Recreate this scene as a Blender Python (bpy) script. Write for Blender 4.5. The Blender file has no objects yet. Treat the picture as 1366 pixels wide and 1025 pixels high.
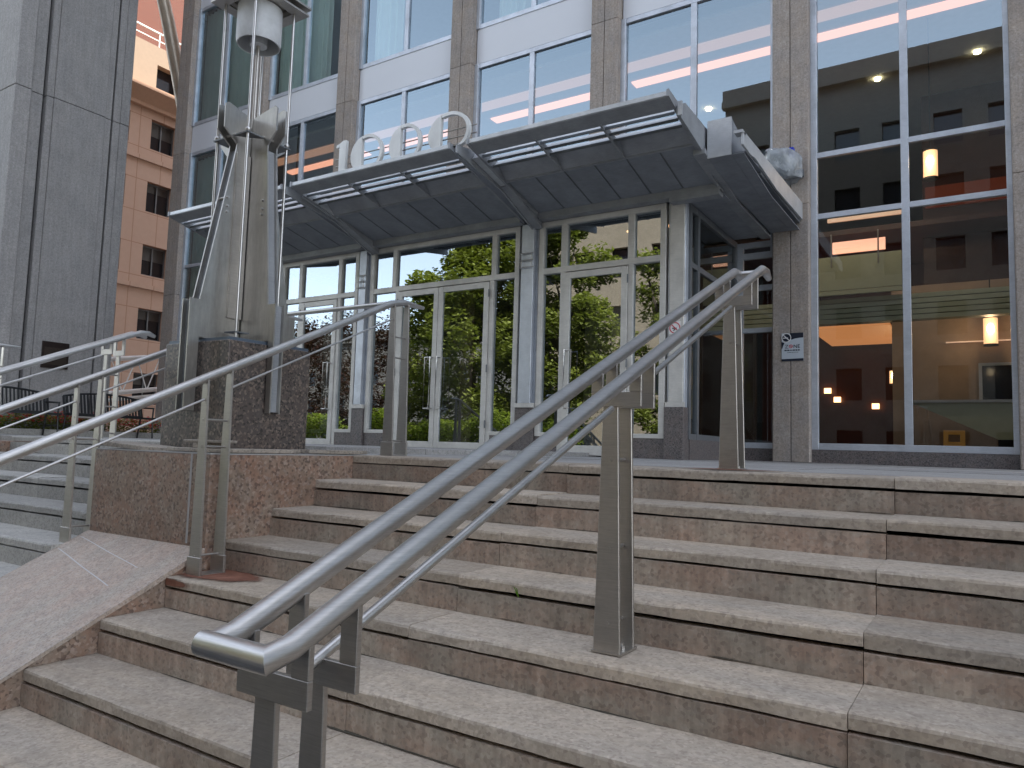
import bpy, math, random
from mathutils import Vector, Matrix, noise
R = math.radians
random.seed(7)
sc = bpy.context.scene
C = sc.collection

# ------------------------------------------------------------------ camera
cam_d = bpy.data.cameras.new("camera"); cam = bpy.data.objects.new("camera", cam_d); C.objects.link(cam)
cam_d.sensor_width = 36.0; cam_d.lens = 993.15 / 1366 * 36
cam_d.clip_start = 0.05; cam_d.clip_end = 2000
_y, _p, _r = .5720, .0851, .0298
cam.matrix_world = (Matrix.Translation((0, 0, .085)) @ Matrix.Rotation(_y, 4, 'Z') @ Matrix.Rotation(_p, 4, 'X')
                    @ Matrix(((1, 0, 0, 0), (0, 0, -1, 0), (0, 1, 0, 0), (0, 0, 0, 1))) @ Matrix.Rotation(_r, 4, 'Z'))
sc.camera = cam
# ------------------------------------------------------------------ sky, sun, exposure
SUN_EL, SUN_AZ = R(42), R(53)
w = bpy.data.worlds.new("World"); sc.world = w; w.use_nodes = True
nt = w.node_tree; nt.nodes.clear()
sky = nt.nodes.new("ShaderNodeTexSky"); sky.sky_type = 'NISHITA'; sky.sun_disc = False
sky.sun_elevation = SUN_EL; sky.sun_rotation = SUN_AZ; sky.air_density = 1.0; sky.dust_density = .7; sky.ozone_density = 1.0
bg = nt.nodes.new("ShaderNodeBackground"); bg.inputs[1].default_value = 0.15
wo = nt.nodes.new("ShaderNodeOutputWorld")
hs = nt.nodes.new("ShaderNodeHueSaturation"); hs.inputs['Saturation'].default_value = .42
nt.links.new(sky.outputs[0], hs.inputs['Color']); nt.links.new(hs.outputs[0], bg.inputs[0]); nt.links.new(bg.outputs[0], wo.inputs[0])
sun_d = bpy.data.lights.new("sun", 'SUN'); sun_d.energy = 3.6; sun_d.angle = R(.5); sun_d.color = (1, .93, .82)
sun = bpy.data.objects.new("sun", sun_d); C.objects.link(sun)
to_sun = Vector((math.sin(SUN_AZ) * math.cos(SUN_EL), math.cos(SUN_AZ) * math.cos(SUN_EL), math.sin(SUN_EL)))
sun.rotation_euler = to_sun.to_track_quat('Z', 'Y').to_euler(); sun.location = (30, 25, 60)
sc.view_settings.view_transform = 'Standard'; sc.view_settings.look = 'None'
sc.view_settings.exposure = 1.88; sc.view_settings.gamma = 1

# ------------------------------------------------------------------ helpers
class MB:
    def __init__(s): s.v = []; s.f = []; s.t = []; s.tint = 1.0
    def add(s, vs, fs):
        n = len(s.v); s.v += [tuple(v) for v in vs]; s.f += [tuple(i + n for i in f) for f in fs]; s.t += [s.tint] * len(fs); return s
    def box(s, x0, x1, y0, y1, z0, z1):
        s.add([(x0, y0, z0), (x1, y0, z0), (x1, y1, z0), (x0, y1, z0), (x0, y0, z1), (x1, y0, z1), (x1, y1, z1), (x0, y1, z1)],
              [(0, 3, 2, 1), (4, 5, 6, 7), (0, 1, 5, 4), (1, 2, 6, 5), (2, 3, 7, 6), (3, 0, 4, 7)]); return s
    def prism(s, prof, axis, a, b):
        # prof: list of 2D points; axis x: (y,z); y: (x,z); z: (x,y)
        def P(u, v, w):
            return {'x': (w, u, v), 'y': (u, w, v), 'z': (u, v, w)}[axis]
        n = len(prof); area = sum(prof[i][0] * prof[(i + 1) % n][1] - prof[(i + 1) % n][0] * prof[i][1] for i in range(n))
        if area < 0: prof = prof[::-1]
        if axis == 'y': prof = prof[::-1]
        vs = [P(u, v, a) for u, v in prof] + [P(u, v, b) for u, v in prof]
        fs = [tuple(range(n - 1, -1, -1)), tuple(range(n, 2 * n))] + [(i, (i + 1) % n, n + (i + 1) % n, n + i) for i in range(n)]
        s.add(vs, fs); return s
    def tube(s, pts, r, n=16, cap=True):
        pts = [Vector(p) for p in pts]; rs = r if isinstance(r, (list, tuple)) else [r] * len(pts)
        rings = []; up = None
        for i, p in enumerate(pts):
            if i == 0: d = (pts[1] - p).normalized(); k = 1
            elif i == len(pts) - 1: d = (p - pts[i - 1]).normalized(); k = 1
            else:
                a = (p - pts[i - 1]).normalized(); b = (pts[i + 1] - p).normalized(); d = (a + b).normalized(); k = 1 / max(.35, d.dot(a))
            if up is None:
                up = Vector((0, 0, 1)) if abs(d.z) < .95 else Vector((1, 0, 0))
            u = (up - d * up.dot(d)).normalized(); v = d.cross(u)
            if 0 < i < len(pts) - 1:
                ax = (b - a); ax = ax.normalized() if ax.length > 1e-4 else None
            else: ax = None
            ring = []
            for j in range(n):
                t = 2 * math.pi * j / n; o = (u * math.cos(t) + v * math.sin(t)) * rs[i]
                if ax is not None: o = o + ax * o.dot(ax) * (k - 1)
                ring.append(p + o)
            rings.append(ring); up = u
        vs = [q for ring in rings for q in ring]; fs = []
        for i in range(len(rings) - 1):
            for j in range(n):
                a = i * n + j; b = i * n + (j + 1) % n
                fs.append((a, b, b + n, a + n))
        if cap: fs.append(tuple(range(n - 1, -1, -1))); fs.append(tuple(range((len(rings) - 1) * n, len(rings) * n)))
        s.add(vs, fs); return s
    def ball(s, c, r, n=10, m=6, sq=(1, 1, 1)):
        vs = []; fs = []
        for i in range(m + 1):
            for j in range(n):
                th = math.pi * i / m; ph = 2 * math.pi * j / n
                vs.append((c[0] + r * sq[0] * math.sin(th) * math.cos(ph), c[1] + r * sq[1] * math.sin(th) * math.sin(ph), c[2] + r * sq[2] * math.cos(th)))
        for i in range(m):
            for j in range(n):
                fs.append((i * n + j, (i + 1) * n + j, (i + 1) * n + (j + 1) % n, i * n + (j + 1) % n))
        s.add(vs, fs); return s
    def build(s, name, mat, parent=None, smooth=False, bevel=0, seg=2):
        off = Vector((0, 0, 0))
        if parent is not None:
            q = parent
            while q is not None: off += q.location; q = q.parent
        me = bpy.data.meshes.new(name)
        me.from_pydata([(v[0] - off.x, v[1] - off.y, v[2] - off.z) for v in s.v], [], s.f)
        at = me.attributes.new("tint", 'FLOAT', 'FACE'); at.data.foreach_set("value", s.t)
        me.materials.append(mat)
        if smooth:
            me.polygons.foreach_set("use_smooth", [True] * len(me.polygons))
            try: me.set_sharp_from_angle(angle=R(40))
            except Exception: pass
        me.update()
        o = bpy.data.objects.new(name, me); C.objects.link(o)
        if parent is not None: o.parent = parent
        if bevel:
            b = o.modifiers.new("bevel", 'BEVEL'); b.width = bevel; b.segments = seg; b.limit_method = 'ANGLE'; b.angle_limit = R(35)
        return o
def tag(o, label=None, cat=None, group=None, kind=None):
    if label: o['label'] = label
    if cat: o['category'] = cat
    if group: o['group'] = group
    if kind: o['kind'] = kind
    return o
def empty(name, loc, label=None, cat=None, group=None, kind=None):
    o = bpy.data.objects.new(name, None); C.objects.link(o); o.location = loc; o.empty_display_size = .2
    return tag(o, label, cat, group, kind)
def copy_tree(o, parent=None):
    c = o.copy(); C.objects.link(c); c.parent = parent
    for ch in list(o.children): copy_tree(ch, c)
    return c

# ------------------------------------------------------------------ materials
class NM:
    def __init__(s, name):
        s.m = bpy.data.materials.new(name); s.m.use_nodes = True; s.t = s.m.node_tree; s.t.nodes.clear()
        s.out = s.t.nodes.new("ShaderNodeOutputMaterial"); s.co = s.t.nodes.new("ShaderNodeTexCoord").outputs['Object']
    def n(s, typ, **kw):
        nd = s.t.nodes.new(typ)
        for k, v in kw.items():
            if k.startswith('_'): setattr(nd, k[1:], v)
            else:
                i = nd.inputs[int(k[1:])] if k[0] == 'i' and k[1:].isdigit() else nd.inputs[k.replace('__', ' ')]
                if hasattr(v, 'is_output') or isinstance(v, bpy.types.NodeSocket): s.t.links.new(v, i)
                else: i.default_value = v
        return nd
    def map(s, scale=(1, 1, 1), rot=(0, 0, 0), src=None):
        m = s.n("ShaderNodeMapping"); s.t.links.new(src or s.co, m.inputs[0]); m.inputs['Scale'].default_value = scale; m.inputs['Rotation'].default_value = rot
        return m.outputs[0]
    def noise(s, scale, detail=4, rough=.55, vec=None, dist=0):
        nd = s.n("ShaderNodeTexNoise", Scale=scale, Detail=detail, Roughness=rough, Distortion=dist); s.t.links.new(vec or s.co, nd.inputs['Vector']); return nd.outputs['Fac']
    def vor(s, scale, feat='F1', vec=None, out='Color'):
        nd = s.n("ShaderNodeTexVoronoi", Scale=scale); nd.feature = feat; s.t.links.new(vec or s.co, nd.inputs['Vector']); return nd.outputs[out]
    def ramp(s, fac, stops, interp='LINEAR'):
        r = s.n("ShaderNodeValToRGB"); s.t.links.new(fac, r.inputs[0]); cr = r.color_ramp; cr.interpolation = interp
        while len(cr.elements) > 1: cr.elements.remove(cr.elements[-1])
        cr.elements[0].position = stops[0][0]; cr.elements[0].color = col(stops[0][1])
        for p, c in stops[1:]:
            e = cr.elements.new(p); e.color = col(c)
        return r.outputs[0]
    def mix(s, fac, a, b, mode='MIX'):
        nd = s.n("ShaderNodeMix", _data_type='RGBA', _blend_type=mode)
        for i, v in ((0, fac), (6, a), (7, b)):
            if isinstance(v, bpy.types.NodeSocket): s.t.links.new(v, nd.inputs[i])
            else: nd.inputs[i].default_value = v if i == 0 else col(v)
        return nd.outputs[2]
    def math(s, op, a, b=0.0):
        nd = s.n("ShaderNodeMath", _operation=op)
        for i, v in ((0, a), (1, b)):
            if isinstance(v, bpy.types.NodeSocket): s.t.links.new(v, nd.inputs[i])
            else: nd.inputs[i].default_value = v
        return nd.outputs[0]
    def tint(s, c, amt=1.0):
        a = s.n("ShaderNodeAttribute", _attribute_name="tint").outputs['Fac']
        return s.mix(1.0, c, a, 'MULTIPLY')
    def bsdf(s, c, rough=.6, metal=0, bump=None, bs=.3, bd=.002, **kw):
        b = s.n("ShaderNodeBsdfPrincipled")
        for k, v in (('Base Color', c), ('Roughness', rough), ('Metallic', metal)) + tuple(kw.items()):
            if isinstance(v, bpy.types.NodeSocket): s.t.links.new(v, b.inputs[k])
            else: b.inputs[k].default_value = col(v) if k in ('Base Color', 'Emission Color') else v
        if bump is not None:
            bn = s.n("ShaderNodeBump", Strength=bs, Distance=bd); s.t.links.new(bump, bn.inputs['Height']); s.t.links.new(bn.outputs[0], b.inputs['Normal'])
        s.t.links.new(b.outputs[0], s.out.inputs[0]); return s.m
def col(c):
    if isinstance(c, (int, float)): c = (c, c, c)
    return tuple(c) + (1.0,) if len(c) == 3 else tuple(c)

def granite(name, a, b, dark, light, speck=150, mid=7, rough=.62, stain=.5, sx=(1, 1, 1), spk=.5, bump=.25, band=0):
    n = NM(name)
    v = n.map(sx)
    base = n.mix(n.ramp(n.noise(mid, 5, .6, v), [(.36, 0), (.62, 1)]), a, b)
    cells = n.vor(speck)
    sp = n.t.nodes.new("ShaderNodeSeparateColor"); n.t.links.new(cells, sp.inputs[0])
    base = n.mix(n.math('MULTIPLY', n.ramp(sp.outputs[0], [(.66, 0), (.86, 1)]), spk), base, dark)
    base = n.mix(n.math('MULTIPLY', n.ramp(sp.outputs[1], [(.70, 0), (.92, 1)]), spk * .8), base, light)
    # blotchy weather stains
    st = n.ramp(n.noise(2.3, 7, .68, n.map((1, 1, 1.6)), .6), [(.46, 0), (.70, 1)])
    base = n.mix(n.math('MULTIPLY', st, stain), base, tuple(x * .45 for x in a))
    fine = n.ramp(n.noise(26, 6, .7), [(.3, .78), (.7, 1.14)])
    base = n.mix(1.0, base, fine, 'MULTIPLY')
    if band:
        bz = n.ramp(n.noise(3.2, 4, .6, n.map((7, 7, .5))), [(.4, 1 - band), (.65, 1.08)])
        base = n.mix(1.0, base, bz, 'MULTIPLY')
    base = n.tint(base)
    h = n.math('ADD', n.noise(60, 5, .7), n.math('MULTIPLY', n.noise(5, 4), .6))
    return n.bsdf(base, rough, 0, h, bump, .004)

M = {}
M['tread'] = granite("tread_granite", (.475, .39, .30), (.41, .355, .295), (.24, .19, .16), (.60, .52, .43), 85, 4, .7, .42, (.22, 1, 1), .42, .3)
M['nosing_face'] = M['tread']
M['riser'] = granite("riser_granite", (.41, .29, .22), (.39, .335, .27), (.15, .11, .09), (.48, .42, .36), 80, 6, .6, .4, (.5, 1, 1), .4, .2, .18)
M['cheek'] = granite("cheek_granite", (.30, .175, .12), (.27, .205, .155), (.07, .045, .04), (.42, .34, .29), 70, 5, .45, .5, (1, 1, 1), .65, .12)
M['cheek_top'] = granite("cheek_top_granite", (.45, .335, .265), (.41, .35, .29), (.16, .13, .12), (.45, .42, .39), 130, 4, .6, .25, (1, .5, .5), .45)
M['paving'] = granite("paving_stone", (.34, .33, .315), (.29, .28, .27), (.16, .16, .16), (.38, .38, .39), 90, 3, .75, .3)
M['left_stone'] = granite("grey_step_stone", (.43, .41, .375), (.37, .355, .33), (.17, .17, .17), (.43, .43, .42), 110, 5, .72, .35, (.4, 1, 1))
M['dark_granite'] = granite("dark_granite", (.085, .072, .066), (.105, .080, .068), (.02, .019, .018), (.27, .21, .17), 75, 9, .38, .2, (1, 1, 1), .8, .08)
M['base_granite'] = granite("base_granite", (.13, .118, .12), (.15, .125, .12), (.03, .03, .03), (.22, .20, .19), 90, 9, .4, .2, (1, 1, 1), .7, .08)
M['pier'] = granite("pier_granite", (.36, .30, .25), (.32, .285, .26), (.20, .17, .15), (.46, .42, .38), 70, 4, .75, .3, (1, 1, .7), .45, .3, .08)
M['grey_wall'] = granite("grey_wall_stone", (.285, .27, .26), (.255, .245, .24), (.17, .17, .17), (.35, .35, .35), 80, 3, .75, .2, (1, 1, .6), .45, .2, .06)
M['flag'] = granite("flagstone", (.40, .345, .28), (.33, .29, .245), (.12, .1, .09), (.36, .33, .30), 90, 6, .8, .5)
M['asphalt'] = granite("asphalt", (.06, .06, .062), (.05, .05, .052), (.03, .03, .03), (.11, .11, .11), 200, 3, .85, .3)
M['beige_wall'] = granite("beige_facade", (.42, .33, .24), (.37, .29, .21), (.25, .2, .15), (.5, .42, .33), 40, 2, .8, .3)
M['brown_wall'] = granite("brown_facade", (.20, .175, .15), (.17, .15, .13), (.05, .05, .05), (.15, .14, .13), 40, 2, .8, .3)

def rust():
    n = NM("rust_stain")
    f = n.noise(9, 6, .7)
    return n.bsdf(n.mix(n.ramp(f, [(.3, 0), (.7, 1)]), (.20, .065, .035), (.30, .125, .08)), .8, 0, f, .2, .002)
M['rust'] = rust()

def steel(name, c=(.50, .50, .52), rough=.34, metal=.95, streak=(2, 2, 60)):
    n = NM(name)
    s1 = n.noise(6, 5, .65, n.map(streak))
    blot = n.noise(3.0, 6, .65)
    cc = n.mix(n.ramp(blot, [(.35, 0), (.7, 1)]), c, tuple(x * .74 for x in c))
    rr = n.math('ADD', n.math('MULTIPLY', blot, .26), n.math('ADD', n.math('MULTIPLY', s1, .12), rough - .19))
    cc = n.mix(1.0, cc, n.ramp(s1, [(.3, .86), (.7, 1.08)]), 'MULTIPLY')
    return n.bsdf(cc, rr, metal, s1, .06, .001)
M['steel_tube'] = steel("brushed_steel_tube", (.62, .605, .585), .36)
M['steel_plate'] = steel("stainless_plate", (.52, .49, .455), .42)
M['lamp_steel'] = steel("lamp_steel_plate", (.50, .48, .45), .34, .95, (9, 9, 1.2))
M['canopy'] = steel("painted_canopy", (.34, .355, .375), .5, .25)
M['canopy_trim'] = steel("canopy_trim", (.62, .64, .66), .42, .3)
M['louvre'] = steel('white_louvre', (.72, .74, .76), .4, .0, (2, 2, 2))
M['soffit'] = steel("soffit_panel", (.27, .29, .32), .55, .1)
M['alu'] = steel("aluminium_frame", (.60, .64, .70), .42, .45)
M['white_alu'] = steel("white_frame", (.66, .645, .61), .42, .12)
M['alu_dark'] = steel("dark_frame", (.20, .215, .23), .45, .4)

def simple(name, c, rough=.6, metal=0, var=.12, scale=8, **kw):
    n = NM(name); f = n.noise(scale, 5, .6)
    return n.bsdf(n.mix(f, tuple(x * (1 - var) for x in c), tuple(min(1, x * (1 + var)) for x in c)), rough, metal, f, .08, .002, **kw)
M['spandrel'] = simple("spandrel_panel", (.66, .68, .72), .38, 0, .03, 1.5)
M['blind'] = simple('window_blind', (.07, .068, .065), .7)
M['grit'] = simple('grit', (.06, .052, .038), .95, 0, .5, 30)
M['black_metal'] = simple("black_painted_metal", (.012, .013, .014), .4)
M['black'] = simple("black_rubber", (.015, .015, .015), .7)
M['interior_dark'] = simple("interior_dark", (.045, .035, .03), .6)
M['interior_wall'] = simple("interior_stone", (.36, .28, .21), .5, 0, .35, 3)
M['wood_red'] = simple("red_wood_panel", (.06, .018, .010), .4, 0, .4, 2)
M['interior_floor'] = simple("lobby_floor", (.035, .03, .028), .25)
M['ceiling'] = simple("interior_ceiling", (.55, .53, .50), .8)
M['pale_green'] = simple("balcony_panel", (.47, .52, .38), .5)
M['curtain'] = simple("curtain_fabric", (.78, .88, .82), .9, 0, .15, 2)
M['sealant'] = simple("white_sealant", (.5, .49, .49), .6)
M['caulk'] = simple("mortar", (.36, .35, .34), .7)
M['yellow'] = simple("yellow_plastic", (.75, .38, .02), .4)
M['white_paint'] = simple("white_paint", (.80, .80, .78), .5, 0, .05)
M['sign_white'] = simple("sign_enamel", (.50, .55, .60), .4, 0, .04)
M['sign_navy'] = simple("sign_navy", (.012, .018, .035), .4, 0, .1)
M['sign_red'] = simple("sign_red", (.55, .05, .08), .4, 0, .1)
M['label_white'] = simple("sticker_white", (.75, .75, .75), .4, 0, .04)
M['plaque'] = simple("bronze_plaque", (.035, .025, .022), .35, .6, .5, 14)
M['bark'] = simple("bark", (.10, .075, .055), .9, 0, .4, 12)
M['digit'] = steel("digit_metal", (.78, .79, .78), .45, .1, (2, 2, 2))
M['galv'] = steel("galvanised_pole", (.62, .55, .44), .38, .4)
M['poster'] = None

def orange_wall():
    n = NM("orange_precast")
    f = n.noise(4, 5, .6)
    c = n.mix(f, (.47, .31, .23), (.54, .365, .275))
    br = n.n("ShaderNodeTexBrick", _offset=0.0)
    sw = n.t.nodes.new("ShaderNodeSeparateXYZ"); n.t.links.new(n.co, sw.inputs[0])
    cb = n.t.nodes.new("ShaderNodeCombineXYZ"); n.t.links.new(sw.outputs[1], cb.inputs[0]); n.t.links.new(sw.outputs[2], cb.inputs[1])
    n.t.links.new(cb.outputs[0], br.inputs['Vector']); br.inputs['Scale'].default_value = 1; br.inputs['Brick Width'].default_value = 1.05
    br.inputs['Row Height'].default_value = 1.365; br.inputs['Mortar Size'].default_value = .015; br.inputs['Mortar Smooth'].default_value = 0
    c = n.mix(br.outputs['Fac'], c, (.36, .20, .13))
    return n.bsdf(c, .8, 0, f, .1, .01)
M['orange'] = orange_wall()
M['orange_trim'] = simple("orange_trim", (.46, .29, .20), .8)
def brick():
    n = NM("red_brick")
    sw = n.t.nodes.new("ShaderNodeSeparateXYZ"); n.t.links.new(n.co, sw.inputs[0])
    cb = n.t.nodes.new("ShaderNodeCombineXYZ"); n.t.links.new(sw.outputs[1], cb.inputs[0]); n.t.links.new(sw.outputs[2], cb.inputs[1])
    br = n.n("ShaderNodeTexBrick"); n.t.links.new(cb.outputs[0], br.inputs['Vector'])
    br.inputs['Scale'].default_value = 1; br.inputs['Brick Width'].default_value = .24; br.inputs['Row Height'].default_value = .08; br.inputs['Mortar Size'].default_value = .008
    br.inputs['Color1'].default_value = (.13, .033, .02, 1); br.inputs['Color2'].default_value = (.11, .027, .017, 1); br.inputs['Mortar'].default_value = (.13, .08, .06, 1)
    return n.bsdf(br.outputs['Color'], .85)
M['brick'] = brick()

def glass(name, refl=.30, tintc=(.72, .80, .80), gcol=(.86, .93, 1.0), wob=.02):
    n = NM(name)
    tr = n.n("ShaderNodeBsdfTransparent"); tr.inputs[0].default_value = col(tintc)
    gl = n.n("ShaderNodeBsdfGlossy"); gl.inputs['Color'].default_value = col(gcol); gl.inputs['Roughness'].default_value = 0.004
    bp = n.n("ShaderNodeBump", Strength=wob, Distance=.05); n.t.links.new(n.noise(.55, 1, .4), bp.inputs['Height']); n.t.links.new(bp.outputs[0], gl.inputs['Normal'])
    fr = n.n("ShaderNodeFresnel", IOR=1.5)
    f = n.math('ADD', n.math('MULTIPLY', fr.outputs[0], .9), refl)
    f = n.math('MINIMUM', f, .95)
    mx = n.n("ShaderNodeMixShader"); n.t.links.new(f, mx.inputs[0]); n.t.links.new(tr.outputs[0], mx.inputs[1]); n.t.links.new(gl.outputs[0], mx.inputs[2])
    n.t.links.new(mx.outputs[0], n.out.inputs[0]); return n.m
M['glass'] = glass("coated_window_glass", .24, (.80, .86, .85), (.70, .88, 1.0))
M['glass_low'] = glass("clear_lobby_glass", .10, (.82, .86, .84), (.85, .95, 1), .008)
M['door_glass'] = glass("door_glass", .30, (.42, .48, .46), (.78, .90, 1.0), .014)
M['dark_glass'] = simple("dark_office_glass", (.015, .018, .024), .06)

def emis(name, c, s, base=(.8, .8, .8)):
    n = NM(name); return n.bsdf(base, .5, 0, **{'Emission Color': c, 'Emission Strength': s})
M['cove'] = emis("cove_light", (1, .42, .26), .40)
M['dim_glow'] = emis("dim_warm_glow", (1, .50, .3), .12)
M['lamp_glow'] = emis("lamp_glow", (1, .52, .22), 1.6)
M['shade_glow'] = emis('shade_glow', (1, .50, .24), .42, (.6, .5, .4))
M['bulb'] = emis("bulb_glow", (1, .75, .45), 8)
M['down'] = emis("downlight_glow", (1, .85, .5), 5)
M['red_glow'] = emis('red_glow', (1, .18, .05), .012, (.2, .05, .03))
M['orange_glow'] = emis("bounce_glow", (1, .38, .13), .15, (.3, .14, .07))
def frosted():
    n = NM("frosted_lantern_glass")
    f = n.noise(7, 6, .7)
    c = n.mix(n.ramp(f, [(.4, 0), (.75, 1)]), (.66, .68, .70), (.50, .52, .53))
    b = n.bsdf(c, .45, 0, f, .1, .004); 
    p = [x for x in n.t.nodes if x.type == 'BSDF_PRINCIPLED'][0]; p.inputs['Subsurface Weight'].default_value = .3; p.inputs['Subsurface Radius'].default_value = (.05, .05, .05)
    return b
M['frosted'] = frosted()
def plastic():
    n = NM("clear_plastic_wrap"); f = n.noise(6, 3, .6)
    tr = n.n("ShaderNodeBsdfTransparent"); tr.inputs[0].default_value = (.8, .85, .88, 1)
    b = n.n("ShaderNodeBsdfPrincipled"); b.inputs['Base Color'].default_value = (.34, .36, .38, 1); b.inputs['Roughness'].default_value = .12
    bp = n.n("ShaderNodeBump", Strength=.7, Distance=.03); n.t.links.new(f, bp.inputs['Height']); n.t.links.new(bp.outputs[0], b.inputs['Normal'])
    mx = n.n("ShaderNodeMixShader"); n.t.links.new(n.ramp(f, [(.35, .45), (.7, .95)]), mx.inputs[0]); n.t.links.new(tr.outputs[0], mx.inputs[1]); n.t.links.new(b.outputs[0], mx.inputs[2])
    n.t.links.new(mx.outputs[0], n.out.inputs[0]); return n.m
M['wrap'] = plastic()
M['tape'] = simple("blue_tape", (.01, .03, .45), .4)
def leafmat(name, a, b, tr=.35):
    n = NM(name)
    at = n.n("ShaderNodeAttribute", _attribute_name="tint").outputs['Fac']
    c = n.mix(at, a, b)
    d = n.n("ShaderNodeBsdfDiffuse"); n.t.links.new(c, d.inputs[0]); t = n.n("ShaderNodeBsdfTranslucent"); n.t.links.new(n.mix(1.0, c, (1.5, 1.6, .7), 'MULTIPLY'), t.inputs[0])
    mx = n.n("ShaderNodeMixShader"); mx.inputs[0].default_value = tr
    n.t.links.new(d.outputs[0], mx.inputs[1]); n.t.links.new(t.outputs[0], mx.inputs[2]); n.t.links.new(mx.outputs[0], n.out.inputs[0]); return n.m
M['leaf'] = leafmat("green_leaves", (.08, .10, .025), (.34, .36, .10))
M['leaf_purple'] = leafmat("purple_leaves", (.03, .014, .014), (.08, .04, .03))
M['leaf_bright'] = leafmat("hedge_leaves", (.13, .17, .035), (.38, .42, .10), .5)
M['petal'] = leafmat("red_petals", (.45, .02, .04), (.75, .10, .14), .3)
def paint():
    n = NM("abstract_painting")
    v = n.vor(5.5, 'SMOOTH_F1'); f = n.noise(3, 4, .6)
    c = n.ramp(f, [(.30, (.03, .06, .10)), (.42, (.07, .09, .06)), (.5, (.36, .31, .03)), (.62, (.45, .38, .05)), (.7, (.25, .04, .03)), (.8, (.04, .09, .05))])
    return n.bsdf(n.mix(.2, c, v), .6)
M['poster'] = paint()

# ------------------------------------------------------------------ site dimensions
Y0, T, RI = 3.805, .3397, .165        # plaza edge, tread, riser
XR, XL = -3.75, -4.97                 # cheek wall right / left face
NS = 9
def nz(i, raise_=0): return -RI * i + raise_

def slab_strip(mb, x0, x1, prof, seed, seg=.07, amp=.0035):
    """extrude a (y,z) profile along x with worn, slightly irregular edges"""
    n = max(2, int((x1 - x0) / seg)); m = len(prof); vs = []
    for i in range(n + 1):
        x = x0 + (x1 - x0) * i / n
        for j, (y, z) in enumerate(prof):
            e = 1.0 if j in (1, 2, 3) else .15
            dy = (noise.noise(Vector((x * 5.1, j * 3.7 + seed, 0))) + .5 * noise.noise(Vector((x * 17, j * 3.7 + seed, 4)))) * amp * e
            dz = (noise.noise(Vector((x * 4.3, j * 2.1 + seed, 9))) + .5 * noise.noise(Vector((x * 15, j * 2.1 + seed, 7)))) * amp * e
            vs.append((x, y + dy, z + dz))
    fs = []
    for i in range(n):
        for j in range(m):
            a = i * m + j; b = i * m + (j + 1) % m
            fs.append((a, a + m, b + m, b))
    fs.append(tuple(range(m))); fs.append(tuple(range(n * m + m - 1, n * m - 1, -1)))
    mb.add(vs, fs)

def flight(name, x0, x1, joints, up, matT, matR, label, seed):
    rng = random.Random(seed)
    root = empty(name, ((x0 + x1) / 2, Y0 - T * NS, -RI * NS)); tag(root, label, None, None, 'structure')
    js = [x0] + [j for j in joints if x0 < j < x1] + [x1]
    for i in range(NS):
        y = Y0 - T * i; z = nz(i, up); tr = MB(); rs = MB()
        depth = T if i else .36
        for a, b in zip(js[:-1], js[1:]):
            g = .0014
            tr.tint = rng.uniform(.78, 1.12); dz = rng.uniform(-.0035, .0025); dy = rng.uniform(-.004, .004)
            th = .052 + rng.uniform(-.003, .003)
            prof = [(y + depth + .01, z + dz + .001), (y + .014 + dy, z + dz), (y + .004 + dy, z + dz - .004), (y + dy, z + dz - .013), (y + dy, z - th + .003), (y + depth + .01, z - th)]
            slab_strip(tr, a + g, b - g, prof[::-1], rng.random() * 50)
            rs.tint = rng.uniform(.74, 1.12)
            gap = .006 + rng.uniform(-.003, .005)
            yy = y + rng.uniform(-.010, .001)
            rs.box(a + g, b - g, yy, yy + .06, z - RI - .002, z - .055 - gap)
        tr.build('tread', matT, root); rs.build('riser', matR, root)
        ft = MB(); n_ = int((x1 - x0) / .04); vs = []
        for q in range(n_ + 1):
            xx = x0 + (x1 - x0) * q / n_; hh = max(.0015, .004 + .007 * noise.noise(Vector((xx * 3.1, i * 7 + seed, 0))) + .004 * noise.noise(Vector((xx * 16, i * 7 + seed, 3))))
            vs += [(xx, y + .001, z - RI - .001), (xx, y - hh * 1.6, z - RI + .0025), (xx, y - .0005, z - RI + hh)]
        if i < NS - 1:
            ft.add(vs, [f for q in range(n_) for f in ((3 * q + 1, 3 * q + 4, 3 * q + 5, 3 * q + 2),)]); ft.build('grit', M['grit'], root, smooth=True)
        # backing that keeps joints dark
        MB().box(x0 + .002, x1 - .002, y + .03, y + T + .06, z - RI - .1, z - .056 - .012).build('step_core', M['black'], root)
    return root
flight('stairs', XR, 8.1, [-2.05, -.37, 1.31, 2.99, 4.67, 6.35], 0, M['tread'], M['riser'], 'wide flight of pink and grey granite steps under the double handrail', 3)
flight('stairs', -8.75, XL, [-6.65, -7.9], .05, M['left_stone'], M['left_stone'], 'flight of grey stone steps left of the red granite cheek wall', 11)
rs_ = MB().box(-8.75, XL, Y0 + .02, Y0 + .3, -.2, -.01)

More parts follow.
